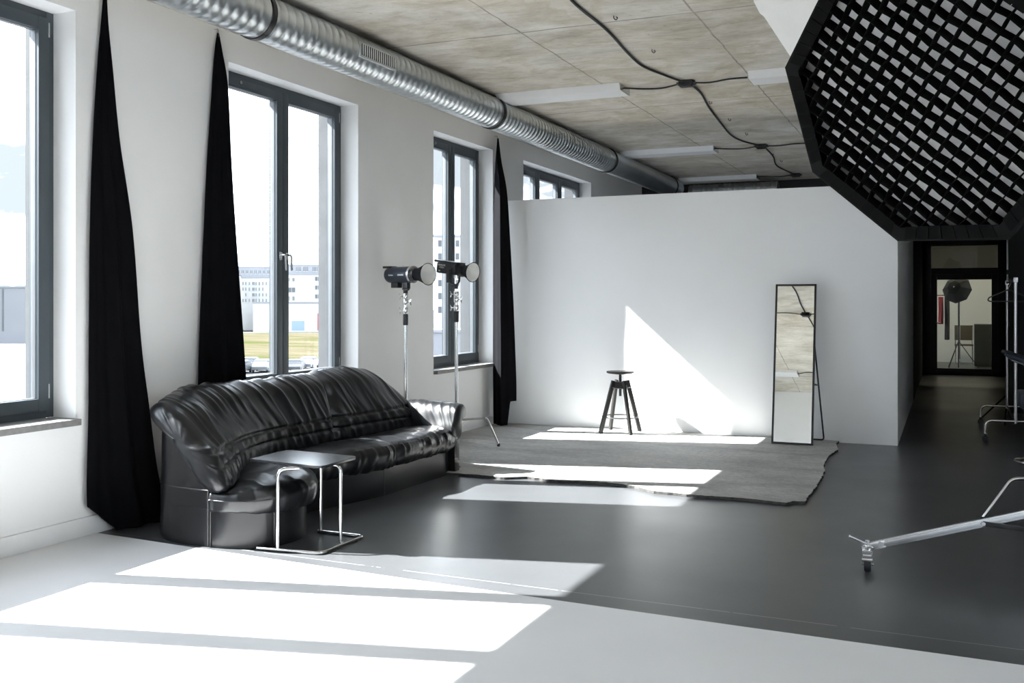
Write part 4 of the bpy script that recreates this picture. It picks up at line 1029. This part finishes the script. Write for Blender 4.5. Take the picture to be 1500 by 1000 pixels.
# salon chair, its arm and seat edge reaching into the picture
cc = Vector((.83, 10.15, 0))
t = thing('salon_chair', 'black padded salon chair with chrome trim reaching in from the right edge', 'chair', cc)
bm = B(); box(bm, cc.x - .24, cc.x + .26, cc.y - .24, cc.y + .24, .50, .64, .03); put('seat', bm, M['navy_plastic'], t)
bm = B(); obox(bm, cc + Vector((.27, 0, 1.0)), (1, 0, .15), (0, 1, 0), (-.15, 0, 1), .05, .24, .34, .03); put('backrest', bm, M['navy_plastic'], t)
for s in (-1, 1):
    q = cc + Vector((-.03, s * .28, 0))
    bm = B(); tube(bm, [q + Vector((-.33, 0, .99)), q + Vector((-.28, 0, .965)), q + Vector((-.1, 0, .90)), q + Vector((.1, 0, .86)), q + Vector((.3, 0, .86))], [.018, .028, .03, .03, .025], 12); am = put('arm_pad', bm, M['navy_plastic'], t)
    bm = B(); tube(bm, [q + Vector((-.28, 0, .935)), q + Vector((-.1, 0, .865)), q + Vector((.1, 0, .825)), q + Vector((.3, 0, .825))], .010, 10); tube(bm, smooth_path([q + Vector((-.08, 0, .86)), q + Vector((-.06, 0, .70)), q + Vector((.08, 0, .58))], .06, 6), .012, 10); put('arm_frame', bm, M['chrome'], am)
bm = B(); tube(bm, [cc + Vector((0, 0, .06)), cc + Vector((0, 0, .50))], .04, 18); put('pedestal', bm, M['chrome'], t)
bm = B(); lathe(bm, [(.27, 0), (.28, .008), (.27, .02), (.08, .05), (.05, .07)], cc, n=36); put('base_plate', bm, M['chrome'], t)

# ------------------------------------------------------------------ room behind the glass door
q = Vector((.05, 24.5, 0))
t = thing('clothes_rack', 'clothes rack with garments seen through the left of the glass door', 'clothes rack', q)
bm = B(); tube(bm, smooth_path([q + Vector((-.35, 0, .1)), q + Vector((-.35, 0, 1.6)), q + Vector((.2, 0, 1.6)), q + Vector((.2, 0, .1))], .05), .014, 10); put('frame', bm, M['chrome'], t)
bm = B()
for s in (-.35, .2): tube(bm, smooth_path([q + Vector((s, -.25, .03)), q + Vector((s, -.25, .16)), q + Vector((s, .25, .16)), q + Vector((s, .25, .03))], .05), .012, 10)
put('foot_tube', bm, M['chrome'], t)
def garment(x, y, z0, z1, wd, m, label):
    bm = B(); rows_ = []
    for i in range(12):
        f = i / 11; row = []
        for k in range(20):
            a = 2 * PI * k / 20; ww = wd * (.55 + .5 * min(1, f * 4)) / 2; rr = 1 + .12 * math.sin(a * 5 + f * 3)
            row.append(bm.verts.new((x + .05 * math.cos(a) * rr + .0, y + ww * math.sin(a) * rr, z1 - (z1 - z0) * f)))
        rows_.append(row)
    for a, b in zip(rows_, rows_[1:]):
        for k in range(20): bm.faces.new((a[k], a[(k + 1) % 20], b[(k + 1) % 20], b[k]))
    bm.faces.new(rows_[0]); bm.faces.new(rows_[-1][::-1])
    put('garment', bm, m, label=label, cat='garment', group='garments behind the glass door')
garment(q.x - .19, q.y, .95, 1.56, .42, M['red_cloth'], 'red garment on the rack behind the glass door')
garment(q.x - .06, q.y, .60, 1.56, .44, M['dark_cloth'], 'dark garment next to the red one behind the glass door')
u_ = Vector((.16, 23.6, 1.74)); ua = Vector((-.25, -.75, .25)).normalized()
t = thing('umbrella', 'dark photographic umbrella seen through the glass door', 'umbrella', (u_.x, u_.y, 0))
bm = B(); lathe(bm, [(.02, .13), (.14, .10), (.25, .0), (.31, -.10), (.305, -.105), (.24, -.01), (.13, .09), (.015, .12)], u_, ua, 8, cap=False); put('canopy', bm, M['dark_cloth'], t, angle=20)
bm = B(); tube(bm, [u_ + ua * .15, u_ - ua * .35], .006, 8); put('shaft', bm, M['steel'], t)
bm = B(); tube(bm, [(u_.x - ua.x * .2, u_.y - ua.y * .2, .02), u_ - ua * .2], .014, 10)
for k in range(3): tube(bm, [(u_.x - ua.x * .2, u_.y - ua.y * .2, .6), (u_.x - ua.x * .2 + .4 * math.cos(k * 2.094), u_.y - ua.y * .2 + .4 * math.sin(k * 2.094), .012)], .009, 8)
put('stand', bm, M['black_metal'], t)
t = thing('cabinet', 'low grey cabinet at the right behind the glass door', 'cabinet', (.85, 24.7, 0))
bm = B(); box(bm, .55, 1.25, 24.5, 24.95, .02, .95, .006); put('body', bm, M['cabinet_grey'], t)
for k in range(2):
    bm = B(); box(bm, .56 + .345 * k, .895 + .345 * k, 24.485, 24.50, .05, .93, .004); dr = put('door', bm, M['cabinet_grey'], t)
    bm = B(); box(bm, .87 + .05 * k, .88 + .05 * k, 24.47, 24.486, .5, .62, .002); put('handle', bm, M['steel'], dr)
t = thing('chair', 'small pale chair in the bright room behind the glass door', 'chair', (.35, 25.5, 0))
bm = B(); box(bm, .15, .55, 25.3, 25.7, .43, .46, .01); put('seat', bm, M['tan'], t)
bm = B(); box(bm, .15, .55, 25.68, 25.72, .55, .90, .01); put('backrest', bm, M['tan'], t)
for x in (.17, .53):
    for yv in (25.32, 25.68):
        bm = B(); tube(bm, [(x, yv, 0), (x, yv, .44 if yv < 25.5 else .88)], .012, 8); put('leg', bm, M['chrome'], t)

lm = NT('fill_lamp_diffuser'); lm.b.inputs['Emission Color'].default_value = (1, .95, .80, 1); lm.b.inputs['Emission Strength'].default_value = 9.0  # glowing panel of an added, unseen lamp that brightens the far room
t = thing('ceiling_light', 'added unseen fill lamp on the ceiling of the room behind the glass door', 'ceiling light', (.3, 24.0, CEIL))
bm = B(); box(bm, -.35, .95, 23.8, 24.2, CEIL - .06, CEIL, .01); put('housing', bm, M['white_paint'], t)
bm = B(); box(bm, -.32, .92, 23.83, 24.17, CEIL - .066, CEIL - .058); put('diffuser', bm, lm.m, t, smooth=False)

# ------------------------------------------------------------------ outside
GZ = -6.55
bm = B(); box(bm, -900, XO - 3, -500, 900, GZ - .5, GZ); struct('ground', bm, M['asphalt'], smooth=False)
VX = Vector((.803, .596, 0)); VY = Vector((-.596, .803, 0))           # street grid seen from the middle window
def gp(px, z):  return at(px, 442, z)
def strip(name, z0, z1, l0, l1, m, h):
    bm = B(); c = gp(410, z0); c.z = GZ
    q = [c + VX * l0, c + VX * l1, c + VX * l1 + VY * (z1 - z0), c + VX * l0 + VY * (z1 - z0)]
    prism(bm, [(p.x, p.y) for p in q], GZ, GZ + h); struct(name, bm, m, smooth=False)
strip('meadow', 128, 258, -180, 160, M['grass'], .05)
strip('kerb', 124, 128, -180, 160, M['render_white'], .12)
def facade_building(name, z, px0, px1, ytop, depth, wins, wall_m, label, cat='building', ybase=None, extra=None):
    """one building: its front faces the studio; wins in photo pixels on the facade"""
    k = z / 1458; c = gp(410, z); c.z = GZ
    X = lambda px: (px - 410) * k; Z = lambda py: CAM_H + (442 - py) * k - GZ
    t = thing(name, label, cat, c); t.rotation_euler = (0, 0, math.atan2(VX.y, VX.x))
    bm = B(); box(bm, X(px0), X(px1), 0, depth, 0, Z(ytop)); put('wall', bm, wall_m, t, world=False, smooth=False)
    bm = B(); box(bm, X(px0) - .2, X(px1) + .2, -.2, depth + .2, Z(ytop), Z(ytop) + .35); put('roof', bm, M['render_grey'], t, world=False, smooth=False)
    for (a, b, c_, d_, mm) in wins:
        bm = B(); x0, x1, z0, z1 = X(a), X(b), Z(d_), Z(c_)
        box(bm, x0, x1, -.06, .12, z0, z1)
        nm = {'far_red': 'door', 'far_blue': 'gate'}.get(mm, 'window')
        wo = put(nm, bm, M[mm], t, world=False, smooth=False)
        if nm == 'window':
            bm = B(); box(bm, x0, x1, -.14, -.05, z0 - .12, z0); box(bm, (x0 + x1) / 2 - .04, (x0 + x1) / 2 + .04, -.1, -.05, z0, z1); put('window_frame', bm, M['render_white'], wo, world=False, smooth=False)
    return t, X, Z
G = 'far_glass'
wl_ = []
for r in range(4):
    yy = 413 + r * 8.2
    for xx in (357, 361, 366, 371, 375.5, 380, 385, 390, 395, 400):
        if random.random() < .85: wl_.append((xx, xx + (1.6 if xx != 371 else 3), yy, yy + 4.5, G))
facade_building('apartment_building', 285, 349, 407, 407, 14, wl_, M['render_white'], 'white apartment block with small windows behind the left pane of the middle window')
facade_building('apartment_building', 300, 338, 412, 392, 12, [(344 + 6 * k, 347 + 6 * k, 396, 401, G) for k in range(9)], M['render_grey'], 'grey set back top storey behind the white block at the left pane')
facade_building('apartment_building', 270, 318, 352, 403, 14, [(346.5, 350.5, y_, y_ + 5, G) for y_ in (411, 420, 431, 440, 452)] + [(338, 342, y_, y_ + 5, G) for y_ in (411, 420, 431, 440, 452)] + [(349, 353.5, 463, 474, 'far_red')], M['render_white'], 'white corner apartment block at the edge of the black curtain')
facade_building('apartment_building', 285, 416, 505, 402, 14, [(421.5, 424, 407, 412, G), (428, 431, 407, 412, G), (421.5, 432, 421, 428, G), (421.5, 424, 434, 440, G), (428, 431, 434, 440, G)] + [(460.5, 468.5, y_, y_ + 6, G) for y_ in (405, 418, 431)] + [(484, 492, y_, y_ + 6, G) for y_ in (405, 418, 431)], M['render_white'], 'white apartment block with square windows behind the right pane of the middle window')
facade_building('apartment_building', 300, 414, 510, 388.5, 10, [(433 + k * 4, 436 + k * 4, 390.5, 397, G) for k in (0, 1, 2.6, 3.6, 6, 7)] + [(468, 474, 391, 399, G)], M['render_grey'], 'grey set back top storey with windows behind the right pane')
facade_building('hall', 262, 372, 520, 444, 10, [(427, 445, 470, 484, 'far_blue'), (464, 474, 459, 484, 'far_red')], M['render_white'], 'long low white hall with a red door and pale gate beyond the meadow', 'hall')
def far_block(name, px0, px1, z, ytop, m, label, dep=12, wins=()):
    p0, p1 = gp(px0, z), gp(px1, z); c = (p0 + p1) / 2; c.z = GZ; k = z / 1458
    t = thing(name, label, 'building', c); ex_ = (p1 - p0); wd = ex_.length; t.rotation_euler = (0, 0, math.atan2(ex_.y, ex_.x))
    Z = lambda py: CAM_H + (442 - py) * k - GZ; X = lambda px: ((px - px0) / (px1 - px0) - .5) * wd
    bm = B(); box(bm, -wd / 2, wd / 2, 0, dep, 0, Z(ytop)); put('wall', bm, m, t, world=False, smooth=False)
    bm = B(); box(bm, -wd / 2 - .15, wd / 2 + .15, -.15, dep, Z(ytop), Z(ytop) + .3); put('roof', bm, M['render_grey'], t, world=False, smooth=False)
    for a, b, c_, d_ in wins:
        bm = B(); box(bm, X(a), X(b), -.06, .1, Z(d_), Z(c_)); put('window', bm, M[G], t, world=False, smooth=False)
far_block('apartment_building', 636, 700, 140, 347, M['render_white'], 'white apartment block with stacked windows seen through the narrow window', 12,
          [(a, a + 5, y_, y_ + 9) for a in (667.5, 676, 652, 642) for y_ in (352, 371, 391, 410, 429, 449)])
far_block('storage_hall', 630, 700, 105, 487, M['render_grey'], 'low grey hall standing before the block in the narrow window', 6)
far_block('industrial_building', -260, 60, 190, 421, M['render_mid'], 'wide grey industrial building beyond the white roof in the left window', 14, [(3, 5.5, 423, 485), (-8, -3, 430, 440), (-8, -3, 450, 460)])
# wooded skyline and apartment rows further off
bm = B(); rr = random.Random(3)
for k in range(60):
    p = gp(-140 + k * 4, 420 + rr.uniform(-8, 8)); h = (442 - rr.uniform(416, 420)) / 1458 * 420 + CAM_H - GZ
    bmesh.ops.create_icosphere(bm, subdivisions=2, radius=1, matrix=Matrix.Translation((p.x, p.y, GZ + h * .5)) @ Matrix.Diagonal((6.5, 6.5, h * .5, 1)))
for v in bm.verts: v.co += Vector((nz(v.co.x, v.co.y, v.co.z), nz(v.co.y, v.co.z, v.co.x), nz(v.co.z * 1.3, v.co.x, v.co.y))) * 1.2
put('tree_line', bm, M['tree'], label='dark band of distant trees above the grey building in the left window', cat='trees', kind='stuff')
# neighbouring white roof
k = thing('neighbouring_building', 'low building with a white corrugated roof below the left window', 'building', (-22, 26, GZ))
bm = B()
rp = [at(-330, 500, 75), at(75, 512, 75), at(75, 572, 33.5), at(-330, 574, 33.5)]
zr = [-1.7, -1.7, -1.95, -1.95]
top = [bm.verts.new((p.x, p.y, z)) for p, z in zip(rp, zr)]; bot = [bm.verts.new((p.x, p.y, z - .25)) for p, z in zip(rp, zr)]
bm.faces.new(top); bm.faces.new(bot[::-1])
for i in range(4): bm.faces.new((top[i], top[(i + 1) % 4], bot[(i + 1) % 4], bot[i]))
put('roof', bm, M['roof_white'], k, smooth=False)
bm = B(); e0 = Vector((rp[3].x, rp[3].y, 0)); e1 = Vector((rp[2].x, rp[2].y, 0)); nn = Vector((-(e1 - e0).y, (e1 - e0).x, 0)).normalized()
cq = sum((Vector((p.x, p.y, 0)) for p in rp), Vector()) / 4; q = [cq.lerp(Vector((p.x, p.y, 0)), .97) for p in rp]; prism(bm, [(p.x, p.y) for p in q], GZ, -2.0); put('wall', bm, M['tan'], k, smooth=False)
bm = B(); tube(bm, [e0 + Vector((0, 0, -2.12)) - nn * .08, e1 + Vector((0, 0, -2.12)) - nn * .08], .09, 8); put('gutter', bm, M['render_grey'], k)
# parked cars by the meadow
def car(px, z, m, label, first=[None]):
    c = gp(px, z); c.z = GZ + .0
    t = thing('car', label, 'car', c, group='cars parked beside the meadow'); t.rotation_euler = (0, 0, math.atan2(VX.y, VX.x) + random.uniform(-.15, .15) + 1.35)
    bm = B(); sec = [(-2.1, .35), (-2.15, .7), (-1.9, .9), (-1.3, .95), (-.8, 1.42), (.7, 1.45), (1.5, 1.0), (2.1, .85), (2.15, .4)]
    a = [bm.verts.new((x, -.86 if zz < 1.1 else -.68, zz)) for x, zz in sec]; b = [bm.verts.new((x, .86 if zz < 1.1 else .68, zz)) for x, zz in sec]
    bm.faces.new(a); bm.faces.new(b[::-1])
    for i in range(len(sec)): bm.faces.new((a[i], a[(i + 1) % 9], b[(i + 1) % 9], b[i]))
    put('body', bm, m, t, world=False)
    bm = B(); box(bm, -.95, 1.0, -.79, .79, .98, 1.34, .05); put('windows', bm, M['far_glass'], t, world=False)
    for x in (-1.35, 1.35):
        for s in (-.78, .78):
            bm = B(); lathe(bm, [(.2, -.1), (.32, -.09), (.32, .09), (.2, .1)], (x, s, .32), (0, 1, 0), 18); put('wheel', bm, M['rubber'], t, world=False)
for px, z, m, lb in ((352, 112, 'car_grey', 'grey parked car nearest the black curtain in the middle window'), (366, 118, 'car_dark', 'dark parked car, middle of the left window pane'), (384, 114, 'car_grey', 'grey parked car beside the centre post of the middle window'), (433, 114, 'car_dark', 'dark parked car at the left of the right window pane'), (452, 119, 'car_grey', 'grey parked car at the right of the right window pane')):
    car(px, z, M[m], lb)
